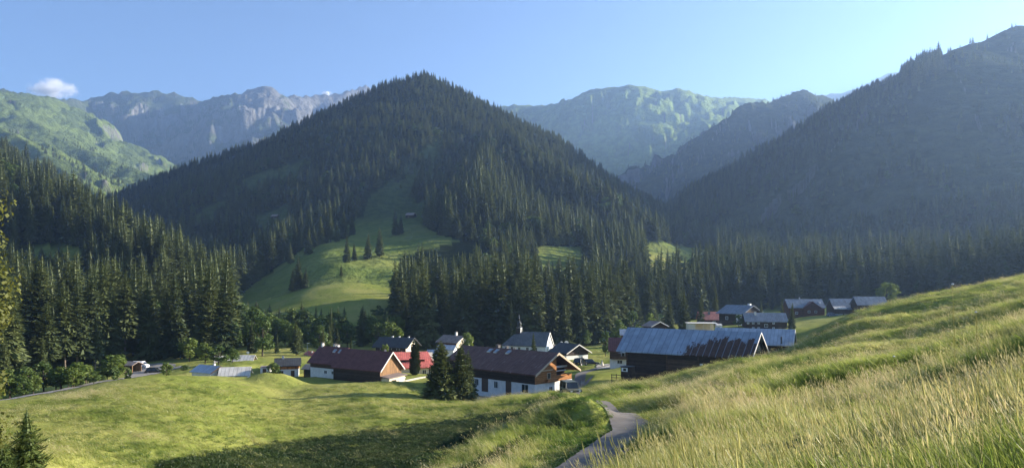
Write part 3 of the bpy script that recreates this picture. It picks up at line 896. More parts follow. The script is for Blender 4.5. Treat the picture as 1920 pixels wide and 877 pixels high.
mat_roof("turret_copper", (.05, .055, .055), .3, rough=.45)

# ------------------------------------------------------------------ building kit
class MB:
    def __init__(s): s.V = []; s.Fc = []; s.M = []
    def box(s, x0, x1, y0, y1, z0, z1, m=0):
        i = len(s.V)
        s.V += [(x, y, z) for x in (x0, x1) for y in (y0, y1) for z in (z0, z1)]
        for f in ((0, 1, 3, 2), (4, 6, 7, 5), (0, 4, 5, 1), (2, 3, 7, 6), (0, 2, 6, 4), (1, 5, 7, 3)): s.Fc.append(tuple(i + k for k in f)); s.M.append(m)
        return s
    def poly(s, pts, m=0):
        i = len(s.V); s.V += [tuple(p) for p in pts]; s.Fc.append(tuple(range(i, i + len(pts)))); s.M.append(m); return s
    def prism_x(s, yz, x0, x1, m=0, caps=True, skip=()):
        """profile in the (y, z) plane, counter-clockwise seen from +x, drawn out along x"""
        n = len(yz); i = len(s.V)
        s.V += [(x0, y, z) for y, z in yz] + [(x1, y, z) for y, z in yz]
        for k in range(n):
            if k in skip: continue
            s.Fc.append((i + k, i + (k + 1) % n, i + n + (k + 1) % n, i + n + k)); s.M.append(m)
        if caps:
            s.Fc.append(tuple(i + k for k in range(n))[::-1]); s.Fc.append(tuple(i + n + k for k in range(n))); s.M += [m, m]
        return s
    def cyl(s, p, r, h, n=8, r2=None, m=0):
        i = len(s.V); r2 = r if r2 is None else r2; x, y, z = p
        for k in range(n):
            a = 2 * math.pi * k / n
            s.V += [(x + r * math.cos(a), y + r * math.sin(a), z), (x + r2 * math.cos(a), y + r2 * math.sin(a), z + h)]
        for k in range(n):
            a, b = i + 2 * k, i + 2 * ((k + 1) % n)
            s.Fc.append((a, b, b + 1, a + 1)); s.M.append(m)
        s.Fc.append(tuple(i + 2 * k for k in range(n))[::-1]); s.Fc.append(tuple(i + 2 * k + 1 for k in range(n))); s.M += [m, m]
        return s
    def lathe(s, prof, c=(0, 0, 0), n=12, m=0, axis='z'):
        i = len(s.V)
        for r, z in prof:
            for k in range(n):
                a = 2 * math.pi * k / n
                q = (r * math.cos(a), r * math.sin(a), z)
                if axis == 'y': q = (q[0], q[2], q[1])
                if axis == 'x': q = (q[2], q[0], q[1])
                s.V.append((c[0] + q[0], c[1] + q[1], c[2] + q[2]))
        for j in range(len(prof) - 1):
            for k in range(n):
                a = i + j * n + k; b = i + j * n + (k + 1) % n
                s.Fc.append((a, b, b + n, a + n)); s.M.append(m)
        return s
    def obj(s, name, mats, parent=None, smooth=False, bevel=0):
        me = bpy.data.meshes.new(name); me.from_pydata(s.V, [], s.Fc)
        for m in (mats if isinstance(mats, (list, tuple)) else [mats]): me.materials.append(MATS[m])
        me.polygons.foreach_set("material_index", s.M)
        bm = bmesh.new(); bm.from_mesh(me); bmesh.ops.recalc_face_normals(bm, faces=bm.faces)
        if bevel: bmesh.ops.bevel(bm, geom=list(bm.edges), offset=bevel, segments=2, affect='EDGES', clamp_overlap=True)
        bm.to_mesh(me); bm.free()
        if smooth: me.polygons.foreach_set("use_smooth", [True] * len(me.polygons))
        o = bpy.data.objects.new(name, me); return link(o, parent)

class Building:
    """local axes: x along the front wall from its left to its right corner, y away from the viewer, z up"""
    def __init__(s, name, label, cat, px, d, row, theta, group=None, L=None):
        """px, d: the front right corner (x = L there); row: picture row of height zero at that corner"""
        s.th = R(theta); s.L = L
        p = W(px, row, d)
        ex = np.array([math.cos(s.th), -math.sin(s.th)])
        o = p[:2] - ex * L
        s.root = bpy.data.objects.new(name, None); link(s.root)
        s.root.location = (o[0], o[1], p[2]); s.root.rotation_euler = (0, 0, -s.th)
        tag(s.root, label, cat, group)
        s.rf = None
    def roof(s, x0, x1, yf, yb, ze, zr, mat, yr=None, oe=.6, og=.5, t=.22, zb=None, hipL=0, hipR=0, name='roof', boards=None):
        yr = (yf + yb) / 2 if yr is None else yr
        zb = ze if zb is None else zb
        sf = (zr - ze) / (yr - yf); sb = (zr - zb) / (yb - yr)
        s.rf = lambda y: ze + sf * (y - yf) if y <= yr else zr - sb * (y - yr)
        f = (yf - oe, ze - sf * oe); b = (yb + oe, zb - sb * oe)
        X0, X1 = x0 - og, x1 + og
        m = MB(); g = .012
        bot = [(f[0], f[1] + g), (yr, zr + g), (b[0], b[1] + g)]; top = [(y, z + t) for y, z in bot]
        def P(y, z, x): return (x, y, z)
        xs = {0: (X0, X1), 1: (X0 + hipL, X1 - hipR), 2: (X0, X1)}
        T = [[P(*top[k], xs[k][0]) for k in range(3)], [P(*top[k], xs[k][1]) for k in range(3)]]
        B = [[P(*bot[k], xs[k][0]) for k in range(3)], [P(*bot[k], xs[k][1]) for k in range(3)]]
        for k in (0, 1):
            m.poly([T[0][k], T[1][k], T[1][k + 1], T[0][k + 1]]); m.poly([B[0][k], B[0][k + 1], B[1][k + 1], B[1][k]])
            for e in (0, 1): m.poly([T[e][k], T[e][k + 1], B[e][k + 1], B[e][k]])
        for k in (0, 2): m.poly([T[0][k], T[1][k], B[1][k], B[0][k]])
        for e, h in ((0, hipL), (1, hipR)):
            if h: m.poly([T[e][0], T[e][1], T[e][2]]); m.poly([B[e][0], B[e][1], B[e][2]])
        r = m.obj(name, mat, s.root)
        s.roof_o = r; s.roof_top = lambda y: s.rf(y) + t
        if boards:
            for xe, sg in ((X1, 1), (X0, -1)):
                if sg < 0 and len(boards) < 3: continue
                q = MB(); w = boards[1]
                yz = [(f[0], f[1] + t + .03), (yr, zr + t + .03), (b[0], b[1] + t + .03), (b[0], b[1] + t - w), (yr, zr + t - w), (f[0], f[1] + t - w)]
                a0, a1 = (xe, xe + .07) if sg > 0 else (xe - .07, xe)
                q.prism_x([yz[0], yz[5], yz[4], yz[1]], a0, a1); q.prism_x([yz[1], yz[4], yz[3], yz[2]], a0, a1)
                q.obj('bargeboard', boards[0], s.root)
        return r
    def wall(s, x0, x1, y0, y1, z0, z1, mat, yr=None, name='wall'):
        m = MB()
        if z1 is not None: m.box(x0, x1, y0, y1, z0, z1)
        else:
            yr = s.yr if yr is None else yr
            pts = [(y0, z0), (y1, z0), (y1, s.rf(y1))] + ([(yr, s.rf(yr))] if y0 < yr < y1 else []) + [(y0, s.rf(y0))]
            m.prism_x(pts, x0, x1)
        return m.obj(name, mat, s.root)
    def house(s, x0, x1, y0, y1, ze, zr, roofmat, upper, lower=None, zl=2.4, below=2.5, proud=.04, **kw):
        s.yr = kw.get('yr') or (y0 + y1) / 2
        s.roof(x0, x1, y0, y1, ze, zr, roofmat, **kw)
        if lower:
            s.wall(x0, x1, y0, y1, -below, zl, lower)
            s.wall(x0 - proud, x1 + proud, y0 - proud, y1 + proud, zl, None, upper)
        else: s.wall(x0, x1, y0, y1, -below, None, upper)
    def window(s, side, u, z, w=.9, h=1.1, at=0.0, frame='frame_white', pane='glass', name='window', shutters=None):
        """side F: front wall at y = at, u along x; R: gable at x = at, u along y; L: left gable"""
        f = MB(); p = MB(); e = .07
        def add(m, a0, a1, z0, z1, d0, d1):
            if side == 'F': m.box(a0, a1, at - d1, at - d0, z0, z1)
            elif side == 'R': m.box(at + d0, at + d1, a0, a1, z0, z1)
            else: m.box(at - d1, at - d0, a0, a1, z0, z1)
        a0, a1 = u - w / 2, u + w / 2; z0, z1 = z - h / 2, z + h / 2
        add(f, a0 - e, a0, z0 - e, z1 + e, .004, .10); add(f, a1, a1 + e, z0 - e, z1 + e, .004, .10)
        add(f, a0, a1, z1, z1 + e, .004, .10); add(f, a0 - .03, a1 + .03, z0 - e, z0, .004, .14)
        if w > .7: add(f, u - .025, u + .025, z0, z1, .05, .09)
        fo = f.obj(name, frame, s.root)
        add(p, a0, a1, z0, z1, .006, .045); p.obj('pane', pane, fo)
        if shutters:
            q = MB(); add(q, a0 - e - w * .5, a0 - e - .01, z0, z1, .006, .05); add(q, a1 + e + .01, a1 + e + w * .5, z0, z1, .006, .05); q.obj('shutter', shutters, fo)
        return fo
    def door(s, side, u, z0, w=1.0, h=2.0, at=0.0, mat='frame_brown'):
        m = MB()
        if side == 'F': m.box(u - w / 2, u + w / 2, at - .05, at - .004, z0, z0 + h)
        else: m.box(at + .004, at + .05, u - w / 2, u + w / 2, z0, z0 + h)
        return m.obj('door', mat, s.root)
    def chimney(s, x, y, h=1.2, w=.5, mat='chimney_stone', cap=True):
        z = s.rf(y); m = MB().box(x - w / 2, x + w / 2, y - w / 2, y + w / 2, z - .3, z + h)
        o = m.obj('chimney', mat, s.roof_o)
        if cap: MB().box(x - w * .65, x + w * .65, y - w * .65, y + w * .65, z + h + .12, z + h + .18).box(x - .05, x + .05, y - .05, y + .05, z + h, z + h + .12).obj('chimney_cap', 'dark_stone', s.root)
        return o
    def skylight(s, x, y, w=.8, l=1.2, mat='glass_pale', yr=None):
        z0, z1 = s.roof_top(y), s.roof_top(y + l)
        m = MB()
        f = [(x, y, z0 + .02), (x + w, y, z0 + .02), (x + w, y + l, z1 + .02), (x, y + l, z1 + .02)]; t = [(a, b, c + .14) for a, b, c in f]
        for k in range(4): m.poly([f[k], f[(k + 1) % 4], t[(k + 1) % 4], t[k]])
        o = m.obj('skylight', 'steel', s.roof_o)
        MB().poly([(a, b, c - .03) for a, b, c in t]).obj('pane', mat, s.root)
    def balcony(s, side, u0, u1, z, depth=1.0, h=.9, at=0.0, mat='brown_timber'):
        m = MB()
        def add(a0, a1, z0, z1, d0, d1):
            if side == 'F': m.box(a0, a1, at - d1, at - d0, z0, z1)
            else: m.box(at + d0, at + d1, a0, a1, z0, z1)
        add(u0, u1, z - .14, z, .004, depth); add(u0, u1, z + .003, z + h, depth - .06, depth - .004); add(u0, u1, z + h + .003, z + h + .07, depth - .1, depth + .03)
        add(u0, u0 + .06, z + .003, z + h, .02, depth - .064); add(u1 - .06, u1, z + .003, z + h, .02, depth - .064)
        return m.obj('balcony', mat, s.root)
    def part(s, mb, name, mat, parent=None, smooth=False): return mb.obj(name, mat, parent or s.root, smooth)

def H(rows, d): return rows / F * d          # height in metres of so many picture rows at a distance

# ---- A: the long brown-roofed farmhouse in the middle
d = 128.0
A = Building('farmhouse', 'long farmhouse with brown sheet roof, orange timber gable and white ground floor', 'farmhouse', 1003, d, 741, 44, L=19.5)
L = A.L; Wd = 9.6; ze, zr = 3.9, 6.6
A.yr = Wd / 2
A.roof(3.2, L, 0, Wd, ze, zr, 'roof_brown', oe=1.05, og=1.1, t=.24, boards=('trim_wood', .34))
A.wall(3.2, L, 0, Wd / 2 + .6, -3, 1.8, 'plaster')
A.wall(3.16, L + .04, -.04, Wd / 2 + .6, 1.8, None, 'honey_timber', name='gable_wall')
m = MB().box(3.2, L + .042, -.10, -.044, 1.82, ze - .12); A.part(m, 'timber_cladding', 'dark_timber')
A.wall(3.2, L - 1.7, Wd / 2 + .61, Wd, -3, None, 'dark_timber', name='loggia_wall')
A.part(MB().box(L - 1.69, L, Wd / 2 + .7, Wd, -3, 1.9), 'loggia_base', 'plaster')
A.balcony('R', Wd / 2 + .7, Wd - .1, 2.05, 1.7, .75, L - 1.7, 'honey_timber')
A.part(MB().box(L - .5, L - .42, Wd / 2 + 1.0, Wd - .8, 4.05, 4.4).box(L - .5, L - .42, Wd / 2 + 1.0, Wd - 1.1, 3.45, 3.62), 'laundry', 'white_paint')
A.roof(-3.5, 3.18, .9, Wd + .0, ze + .45, zr - .02, 'roof_brown', oe=.3, og=.02, t=.22, name='rear_roof', yr=Wd / 2)
A.yr = Wd / 2
A.wall(-3.5, 3.15, .9, Wd, -3, 1.9, 'plaster', name='rear_wall'); A.wall(-3.53, 3.12, .87, Wd + .03, 1.9, None, 'dark_timber', name='rear_upper_wall')
A.rf = lambda y: ze + (zr - ze) / (Wd / 2) * y if y < Wd / 2 else zr - (zr - ze) / (Wd / 2) * (y - Wd / 2)
A.roof_top = lambda y: A.rf(y) + .24
for x in (17.3,): A.window('F', x, .95, 1.5, 1.35, 0, 'frame_white')
for x in (5.6, 10.4): A.window('F', x, 1.0, .85, 1.1, 0)
A.window('F', .2, 1.05, 1.5, 1.2, .9)
A.door('F', 13.4, -.5, 1.3, 2.3); A.door('F', 7.6, -.5, 1.6, 2.3)
A.window('R', 3.4, 2.95, .75, .9, L + .04, 'trim_wood'); A.window('R', 3.9, .7, .8, .8, L)
A.balcony('R', 2.6, 5.3, 2.1, .55, .35, L + .04, 'honey_timber')
A.part(MB().box(L + .042, L + .10, .1, 4.4, 3.85, 4.0), 'gable_beam', 'trim_wood')
for x in (4.6, 6.3, 9.3): A.skylight(x, 3.3, .8, .9)
A.chimney(5.2, Wd / 2 + .9, 1.0, .6, 'dark_stone'); A.chimney(7.4, Wd / 2 + .9, .9, .5, 'dark_stone'); A.chimney(8.9, Wd / 2 + 1.4, .9, .45, 'dark_stone')

# ---- B: maroon-roofed house and barn
B = Building('farmhouse', 'maroon tiled farmhouse and barn with steep boarded gable and white left-hand walls', 'farmhouse', 713, 152, 712, 36, L=22.0)
L = B.L; Wd = 5.9
B.house(8.4, L, 0, Wd, 2.0, 5.15, 'roof_maroon', 'tan_timber', None, oe=.45, og=.55, t=.2, boards=('white_trim', .28))
B.part(MB().box(8.38, L - .02, -.07, -.01, -2, 1.85), 'barn_cladding', 'dark_timber')
B.yr = Wd / 2 + .5
B.roof(0, 8.38, .9, Wd + .9, 2.55, 5.25, 'roof_maroon', oe=.7, og=.4, t=.2, name='house_roof')
B.yr = (Wd + 1.8) / 2
B.wall(0, 8.3, .9, Wd + .9, -2.5, 1.1, 'plaster', name='white_wall'); B.wall(-.03, 8.3, .87, Wd + .93, 1.1, None, 'brown_timber', name='upper_wall')
for x in (4.9, 7.2): B.window('F', x, .35, .8, .6, .9)
B.skylight(5.0, 2.6, .8, .6, 'glass_pale'); B.skylight(6.7, 2.6, .8, .6, 'glass_pale')
B.chimney(.5, 3.8, .8, .5); B.chimney(3.9, 4.3, 1.0, .6); B.chimney(4.8, 4.3, .9, .6)
ax = MB().prism_x([(.3, -2), (4.6, -2), (4.6, .75), (.3, .35)], L + .01, L + 2.2); B.part(ax, 'porch', 'cream_plaster')
B.part(MB().poly([(L + .01, -.2, .62), (L + 2.6, -.2, .40), (L + 2.6, 5.0, .72), (L + .01, 5.0, .95)]).poly([(L + .01, -.2, .74), (L + 2.6, -.2, .52), (L + 2.6, 5.0, .84), (L + .01, 5.0, 1.07)]).poly([(L + 2.6, -.2, .40), (L + 2.6, -.2, .52), (L + 2.6, 5, .84), (L + 2.6, 5, .72)]), 'porch_roof', 'roof_greybrown')
B.window('R', 1.6, -.45, .9, .8, L + 2.2, 'frame_brown'); B.door('R', 3.4, -1.6, .9, 1.8, L + 2.2, 'frame_white')

# ---- C: bright red roof with a long dormer
C_ = Building('guest_house', 'low guest house with bright red hipped roof and long dormer behind columnar tree', 'guest house', 815, 178, 706, -14, L=13.0)
L = C_.L; C_.house(0, L, 0, 6.4, 2.5, 5.4, 'roof_red', 'cream_plaster', oe=.5, og=.4, t=.2, hipR=1.6)
dm = MB().box(3.0, L - 2.2, .9, 2.2, 3.30, 3.95); C_.part(dm, 'dormer', 'red_timber')
C_.part(MB().box(2.8, L - 2.0, .65, 2.6, 3.96, 4.06), 'dormer_roof', 'roof_red')
for x in (4.2, 6, 9.4): C_.window('F', x, 3.62, .8, .4, .9, 'frame_brown')
for x in (2.4, 5.0, 7.6, 9.0, 10.6, 12.0): C_.window('F', x, 1.1, .8, 1.1, 0, 'frame_white')
C_.chimney(8.8, 3.3, .7, .4); C_.chimney(2.0, 3.0, .9, .5)

# ---- D: dark hipped house behind it
D_ = Building('house', 'dark-roofed chalet with cream side wall under the bright leafy tree', 'house', 761, 222, 664, 18, L=9.6)
D_.house(0, 9.6, 0, 8.0, 2.2, 4.4, 'roof_dark', 'cream_plaster', None, oe=.9, og=.9, t=.2)
D_.part(MB().box(0, 9.58, -.08, -.01, .6, 2.1), 'timber_cladding', 'dark_timber')
for x in (2.0, 4.6, 7.2): D_.window('F', x, 1.3, .9, .7, -.08)
for x in (3.4, 5.6, 8.6): D_.chimney(x, 4.0, .45, .45, 'chimney_stone', False)
D_.balcony('F', .5, 8.6, .3, 1.0, .8, -.01, 'brown_timber')

# ---- E: chalet with lit gable, pale annex
E_ = Building('house', 'chalet with dark red timber front, white chimney and lit cream gable', 'house', 856, 238, 655, 40, L=8.0)
E_.house(0, 8, 0, 6.0, 2.2, 3.9, 'roof_greybrown', 'cream_plaster', None, oe=.6, og=.7, t=.18, boards=('white_trim', .26))
E_.part(MB().box(0, 7.98, -.08, -.01, -1, 2.1), 'timber_cladding', 'red_timber'); E_.chimney(5.0, 3.0, 1.2, .6)
E_.window('R', 3.0, 1.4, .9, .8, 8.0, 'frame_brown'); E_.window('F', 3, .9, .9, .9, -.08)
E2 = Building('shed', 'pale blue-white annex roof between chalet and twin conifers', 'shed', 850, 205, 664, 12, L=4.4)
E2.house(0, 4.4, 0, 3.4, 1.2, 2.2, 'roof_zinc', 'plaster', None, oe=.3, og=.3, t=.14); E2.window('F', 2.6, .5, .6, .6, 0)
E3 = Building('shed', 'low pale metal-roofed shed right of the red hipped roof', 'shed', 822, 196, 674, 8, L=3.0)
E3.house(0, 3.0, 0, 3.2, 1.0, 2.3, 'roof_zinc', 'brown_timber', None, oe=.3, og=.3, t=.14); E3.door('F', 1.5, -.8, .9, 1.6)

# ---- F: the chapel
Fc = Building('chapel', 'white chapel with grey saddle roof and slender onion-domed turret', 'chapel', 1023, 226, 664, 20, L=9.8)
L = 9.8
Fc.house(0, L, 0, 7.0, 2.6, 6.1, 'roof_slate', 'plaster', None, oe=.45, og=.25, t=.18, boards=('plaster', .3))
r1 = Fc.roof_o
Fc.part(MB().box(L + .01, L + .5, 1.2, 5.8, -2, 2.2), 'porch', 'plaster'); Fc.door('R', 3.5, -.6, 1.2, 2.2, L + .5); Fc.window('R', 3.5, 3.2, .6, .9, L)
for x in (1.6, 4.2, 6.8): Fc.window('F', x, 1.25, .75, 1.3, 0, 'plaster')
Fc.rf = None
Fc.yr = 3.5
Fc.roof(-4.2, -.02, .7, 6.3, 2.5, 5.3, 'roof_slate', oe=.4, og=.0, t=.16, hipL=3.0, name='choir_roof')
Fc.wall(-4.0, -.01, .7, 6.3, -2, 2.45, 'plaster', name='choir_wall')
for x in (-2.4, -.9): Fc.window('F', x, 1.35, .7, 1.1, .7, 'plaster')
tx, ty = .4, 3.5
sh = Fc.part(MB().box(tx - .65, tx + .65, ty - .65, ty + .65, 5.3, 8.4), 'turret', 'plaster')
Fc.part(MB().box(tx - .66, tx + .655, ty - .70, ty - .655, 5.6, 8.3).box(tx - .70, tx - .655, ty - .655, ty + .655, 5.6, 8.3), 'turret_shingles', 'dark_timber')
Fc.part(MB().box(tx - .3, tx + .3, ty - .72, ty - .703, 7.2, 8.0), 'bell_opening', 'glass'); mb = MB().box(tx + .653, tx + .67, ty - .3, ty + .3, 7.2, 8.0); Fc.part(mb, 'bell_opening', 'glass'); mb = None
Fc.part(MB().lathe([(.95, 8.4), (.85, 8.55), (.55, 8.85), (.62, 9.15), (.72, 9.45), (.62, 9.8), (.32, 10.2), (.12, 10.6), (.05, 11.2), (.0, 11.25)], (tx, ty, 0), 12), 'onion_dome', 'turret_copper', None, True)
Fc.part(MB().lathe([(0, 11.1), (.14, 11.22), (.14, 11.34), (0, 11.46)], (tx, ty, 0), 8).box(tx - .03, tx + .03, ty - .03, ty + .03, 11.4, 12.3).box(tx - .22, tx + .22, ty - .03, ty + .03, 11.85, 11.93), 'cross', 'steel')

for ch in Fc.root.children:
    if ch.name.split('.')[0] in ('turret', 'turret_shingles', 'bell_opening', 'onion_dome', 'cross'): ch.location.z = -.9

# ---- G: two roofs right of the chapel
G1 = Building('house', 'dark gabled house with white bargeboards beside the grass bank and black car', 'house', 1062, 205, 676, 58, L=7.0)
G1.house(0, 7.0, 0, 7.2, 2.1, 4.1, 'roof_dark', 'dark_timber', 'plaster', 1.3, oe=.6, og=.9, t=.18, boards=('white_trim', .26))
G1.window('R', 3.6, 1.9, 1.0, .7, 7.04, 'frame_brown'); G1.window('R', 5.0, .5, .8, .8, 7.0, 'frame_white')
G2 = Building('house', 'pinkish brown roofed house with two white satellite dishes right of chapel', 'house', 1068, 232, 668, 6, L=6.5)
G2.house(0, 6.5, 0, 5.5, 1.6, 3.1, 'roof_greybrown', 'brown_timber', None, oe=.4, og=.3, t=.18); G2.window('F', 3, .8, .8, .7, 0); G2.door('F', 5.2, -.6, .9, 1.9)
for x, rr in ((4.0, .42), (5.5, .62)):
    dsh = MB().lathe([(0, 0), (rr * .5, -.05), (rr, -.2)], (x, 2.2, 4.0), 12, 0, 'y').box(x - .04, x + .04, 2.22, 2.3, 2.6, 4.0)
    G2.part(dsh, 'satellite_dish', 'lamp_white', None, True)

# ---- I: house half hidden by the barn
I_ = Building('house', 'timber house with dark red roof and white base half hidden behind big barn', 'house', 1200, 166, 685, 8, L=6.4)
I_.house(0, 6.4, 0, 6.0, 3.3, 5.6, 'roof_maroon', 'brown_timber', 'plaster', 1.35, oe=.5, og=.4, t=.2)
I_.window('F', 2.1, .75, 1.0, .7, 0, 'frame_white', 'glass'); I_.window('F', 2.8, 2.3, .7, .8, -.04, 'frame_white'); I_.balcony('F', .3, 5.5, 1.5, .8, .5, -.04, 'brown_timber')
I2 = Building('shed', 'small grey metal roof showing above the dark red roof', 'shed', 1186, 178, 640, 6, L=2.6)
I2.house(0, 2.6, 0, 3, 1.6, 2.6, 'roof_zinc', 'brown_timber', None, oe=.3, og=.3, t=.14)
I3 = Building('hut', 'dark gabled hut peeping over the ridge of the big barn', 'hut', 1222, 190, 622, 70, L=4)
I3.house(0, 4, 0, 4.2, 1.4, 2.4, 'roof_greybrown', 'dark_timber', None, oe=.4, og=.5, t=.15, boards=('white_trim', .18))

# ---- J: the big barn with the rusting metal roof
J = Building('barn', 'big dark timber barn with blue metal roof rusting at one end', 'barn', 1406, 118, 702, 36, L=21.0)
L = J.L; Wd = 6.9
J.house(0, L, 0, Wd, 3.05, 6.15, 'barn_metal', 'dark_timber', None, oe=.75, og=.6, t=.16, below=3.5, boards=('white_trim', .22))
J.part(MB().box(-1.3, -.62, -.75, Wd + .75, 2.2, 2.2001).prism_x([(-.75, 2.40), (Wd / 2, 6.16), (Wd / 2, 6.32), (-.75, 2.56)], -1.6, -.61), 'roof_overhang', 'barn_metal')
J.part(MB().box(L + .005, L + .05, 1.5, 5.4, -1, 4.6), 'gable_opening', 'glass')
J.part(MB().box(7.5, 12.5, -.06, -.005, -2.6, 1.6), 'barn_door', 'brown_timber')
J.part(MB().box(0, L, -.05, -.005, -1.2, -1.0).box(-.02, .25, -.08, -.052, -3, 2.9).box(7.2, 7.45, -.05, -.006, -2.6, 2.9).box(12.6, 12.85, -.05, -.006, -2.6, 2.9), 'timber_posts', 'brown_timber')
J.part(MB().box(13.0, 13.5, -.07, -.052, .9, 1.2), 'notice', 'white_trim'); J.part(MB().box(14.2, 14.8, -.07, -.052, -.6, -.3), 'notice', 'white_trim')
J.part(MB().box(0, L, -.12, -.062, -4, -2.7), 'stone_base', 'dark_stone')
for k, x in enumerate((9.5, 10.6)): pass

# ---- K: second blue-roofed barn
K = Building('barn', 'second barn with clean blue metal roof just behind the rusty one', 'barn', 1483, 150, 666, 24, L=14.5)
K.house(0, 14.5, 0, 7.4, 2.2, 4.7, 'barn_metal' if False else 'roof_zinc', 'dark_timber', None, oe=.6, og=.5, t=.16, boards=('white_trim', .24))
K.part(MB().box(12.6, 12.9, -.2, .1, 1.95, 3.6), 'vent_pipe', 'dark_stone'); K.window('F', 9, 1.1, .6, .5, 0)
K.part(MB().box(14.505, 14.55, 2.2, 5.2, -1, 2.4), 'gable_door', 'brown_timber')

# ---- L, M, N: the group above the barn
Lh = Building('farmhouse', 'blue-grey roofed farmhouse with white plastered corner behind the barn roofs', 'farmhouse', 1392, 262, 607, 52, L=9.5)
Lh.house(0, 9.5, 0, 10.5, 3.6, 6.0, 'roof_bluegrey', 'dark_timber', 'brown_timber', 1.0, oe=.9, og=.9, t=.2)
Lh.part(MB().box(7.0, 9.62, -.06, -.045, -1, 3.4).box(9.56, 9.62, -.044, 4.0, -1, 2.9), 'plaster_corner', 'plaster')
Lh.window('R', 2.0, 1.6, .9, 1.0, 9.62, 'frame_brown'); Lh.window('R', 6.2, 2.0, .9, 1.0, 9.54); Lh.window('F', 3.2, 1.8, .9, 1.0, -.04, 'frame_white'); Lh.window('F', 8.2, 1.8, .8, 1.0, -.06)
Lh.chimney(8.4, 5.6, .9, .9, 'lamp_white', False); Lh.balcony('R', 4.2, 9.6, 1.3, 1.0, .8, 9.55, 'brown_timber')
Mh = Building('farmhouse', 'long dark shingled house with blue-grey roof and two rows of white-framed windows', 'farmhouse', 1476, 246, 617, 7, L=12.8)
Mh.house(0, 12.8, 0, 7.0, 2.5, 4.9, 'roof_bluegrey', 'dark_timber', None, oe=.45, og=.35, t=.2)
for x in (.7, 2.3, 4.0, 8.6): Mh.window('F', x, 1.95, .55, .55, 0, 'frame_white', 'glass_pale')
for x in (2.3, 4.0, 8.6): Mh.window('F', x, .2, .6, .7, 0, 'frame_white', 'glass_pale')
Mh.window('F', 6.3, 1.1, .95, .9, 0, 'frame_white'); Mh.chimney(3.4, 2.6, 1.2, .55); Mh.door('F', 10.6, -1.2, 1, 2)
Nh = Building('house', 'house with faded red roof tucked between tall spruces and farmhouse', 'house', 1357, 285, 609, 4, L=8.5)
Nh.house(0, 8.5, 0, 7, 2.1, 4.6, 'roof_pale_red', 'red_timber', None, oe=.5, og=.5, t=.2); Nh.chimney(3.6, 2.4, .9, .8, 'dark_stone'); Nh.window('F', 5, 1.0, .8, .8, 0)
Ng = Building('carport', 'low open carport with flat white roof behind the rusty barn ridge', 'carport', 1343, 240, 619, 3, L=8.6)
Ng.part(MB().box(-.3, 8.9, -.4, 4.4, 2.1, 2.28), 'roof', 'roof_pale' if False else 'white_trim')
Ng.part(MB().box(0, 2.2, 0, 4, -1, 2.09).box(2.2, 8.6, 3.8, 4, -1, 2.09), 'wall', 'cream_plaster')
for x in (4.6, 6.8, 8.45): Ng.part(MB().box(x, x + .15, .0, .15, -1, 2.095), 'post', 'white_trim')
Nv = Building('garage', 'small white garage with dark door at the end of the carport', 'garage', 1354, 238, 619, 3, L=1.6)
Nv.house(0, 1.6, 0, 3.2, 1.5, 1.9, 'roof_pale', 'plaster', None, oe=.1, og=.1, t=.08); Nv.door('F', .5, -.6, .7, 1.6)

# ---- O, P: farms on the far side of the meadow
Oh = Building('farmhouse', 'red-brown farmhouse with grey roof and central cross gable at far meadow edge', 'farmhouse', 1546, 305, 594, 3, L=13.8)
Oh.house(0, 13.8, 0, 8.5, 3.8, 6.8, 'roof_bluegrey', 'red_timber', 'brown_timber', .6, oe=.5, og=.4, t=.2)
Oh.part(MB().prism_x([(-.0, 0), (0, 0), (0, 0)], 0, .1) if False else MB().poly([(5.6, -.6, -1), (12.2, -.6, -1), (12.2, -.6, 3.6), (8.9, -.6, 5.9), (5.6, -.6, 3.6)]).poly([(5.6, -.6, -1), (5.6, -.6, 3.6), (5.6, 0, 3.6), (5.6, 0, -1)]).poly([(12.2, -.6, -1), (12.2, -.6, 3.6), (12.2, 0, 3.6), (12.2, 0, -1)]), 'cross_gable', 'red_timber')
def ridge_pair(b, x0, xm, x1, zl, zt, y0, y1, mat, name, t=.2):
    mb = MB()
    for (a, za, c, zc) in ((x0, zl, xm, zt), (xm, zt, x1, zl)):
        P = [(a, y0, za), (c, y0, zc), (c, y1, zc), (a, y1, za)]; Q = [(x, y, z + t) for x, y, z in P]
        mb.poly(P[::-1]); mb.poly(Q); mb.poly([P[0], P[1], Q[1], Q[0]]); mb.poly([P[3], P[2], Q[2], Q[3]])
        mb.poly([P[0], P[3], Q[3], Q[0]]) if a == x0 else mb.poly([P[1], P[2], Q[2], Q[1]])
    b.part(mb, name, mat)
ridge_pair(Oh, 4.9, 8.9, 12.9, 3.15, 5.93, -1.1, 4.0, 'roof_maroon', 'cross_roof')
for x in (3.0, 7.6, 10.2): Oh.window('F', x, 1.6 if x < 5 else 2.1, .8, .8, -.04 if x < 5 else -.6, 'frame_white')
Oh.chimney(5.4, 4.2, .9, .4); Oh.part(MB().box(12.3, 12.8, 1.6, 2.6, 5.2, 6.0), 'roof_hatch', 'lamp_white')
P1 = Building('farmhouse', 'left grey-roofed farm building with white lean-to roof along its front', 'farmhouse', 1613, 296, 593, 3, L=10.2)
P1.house(0, 10.2, 0, 7, 3.9, 6.6, 'roof_bluegrey', 'dark_timber', 'plaster', .7, oe=.3, og=.3, t=.2)
P1.part(MB().poly([(-.3, -2.4, 3.0), (4.4, -2.4, 3.0), (4.4, -.3, 3.9), (-.3, -.3, 3.9)]).poly([(-.3, -2.4, 2.85), (4.4, -2.4, 2.85), (4.4, -2.4, 3.0), (-.3, -2.4, 3.0)]), 'lean_to_roof', 'roof_pale')
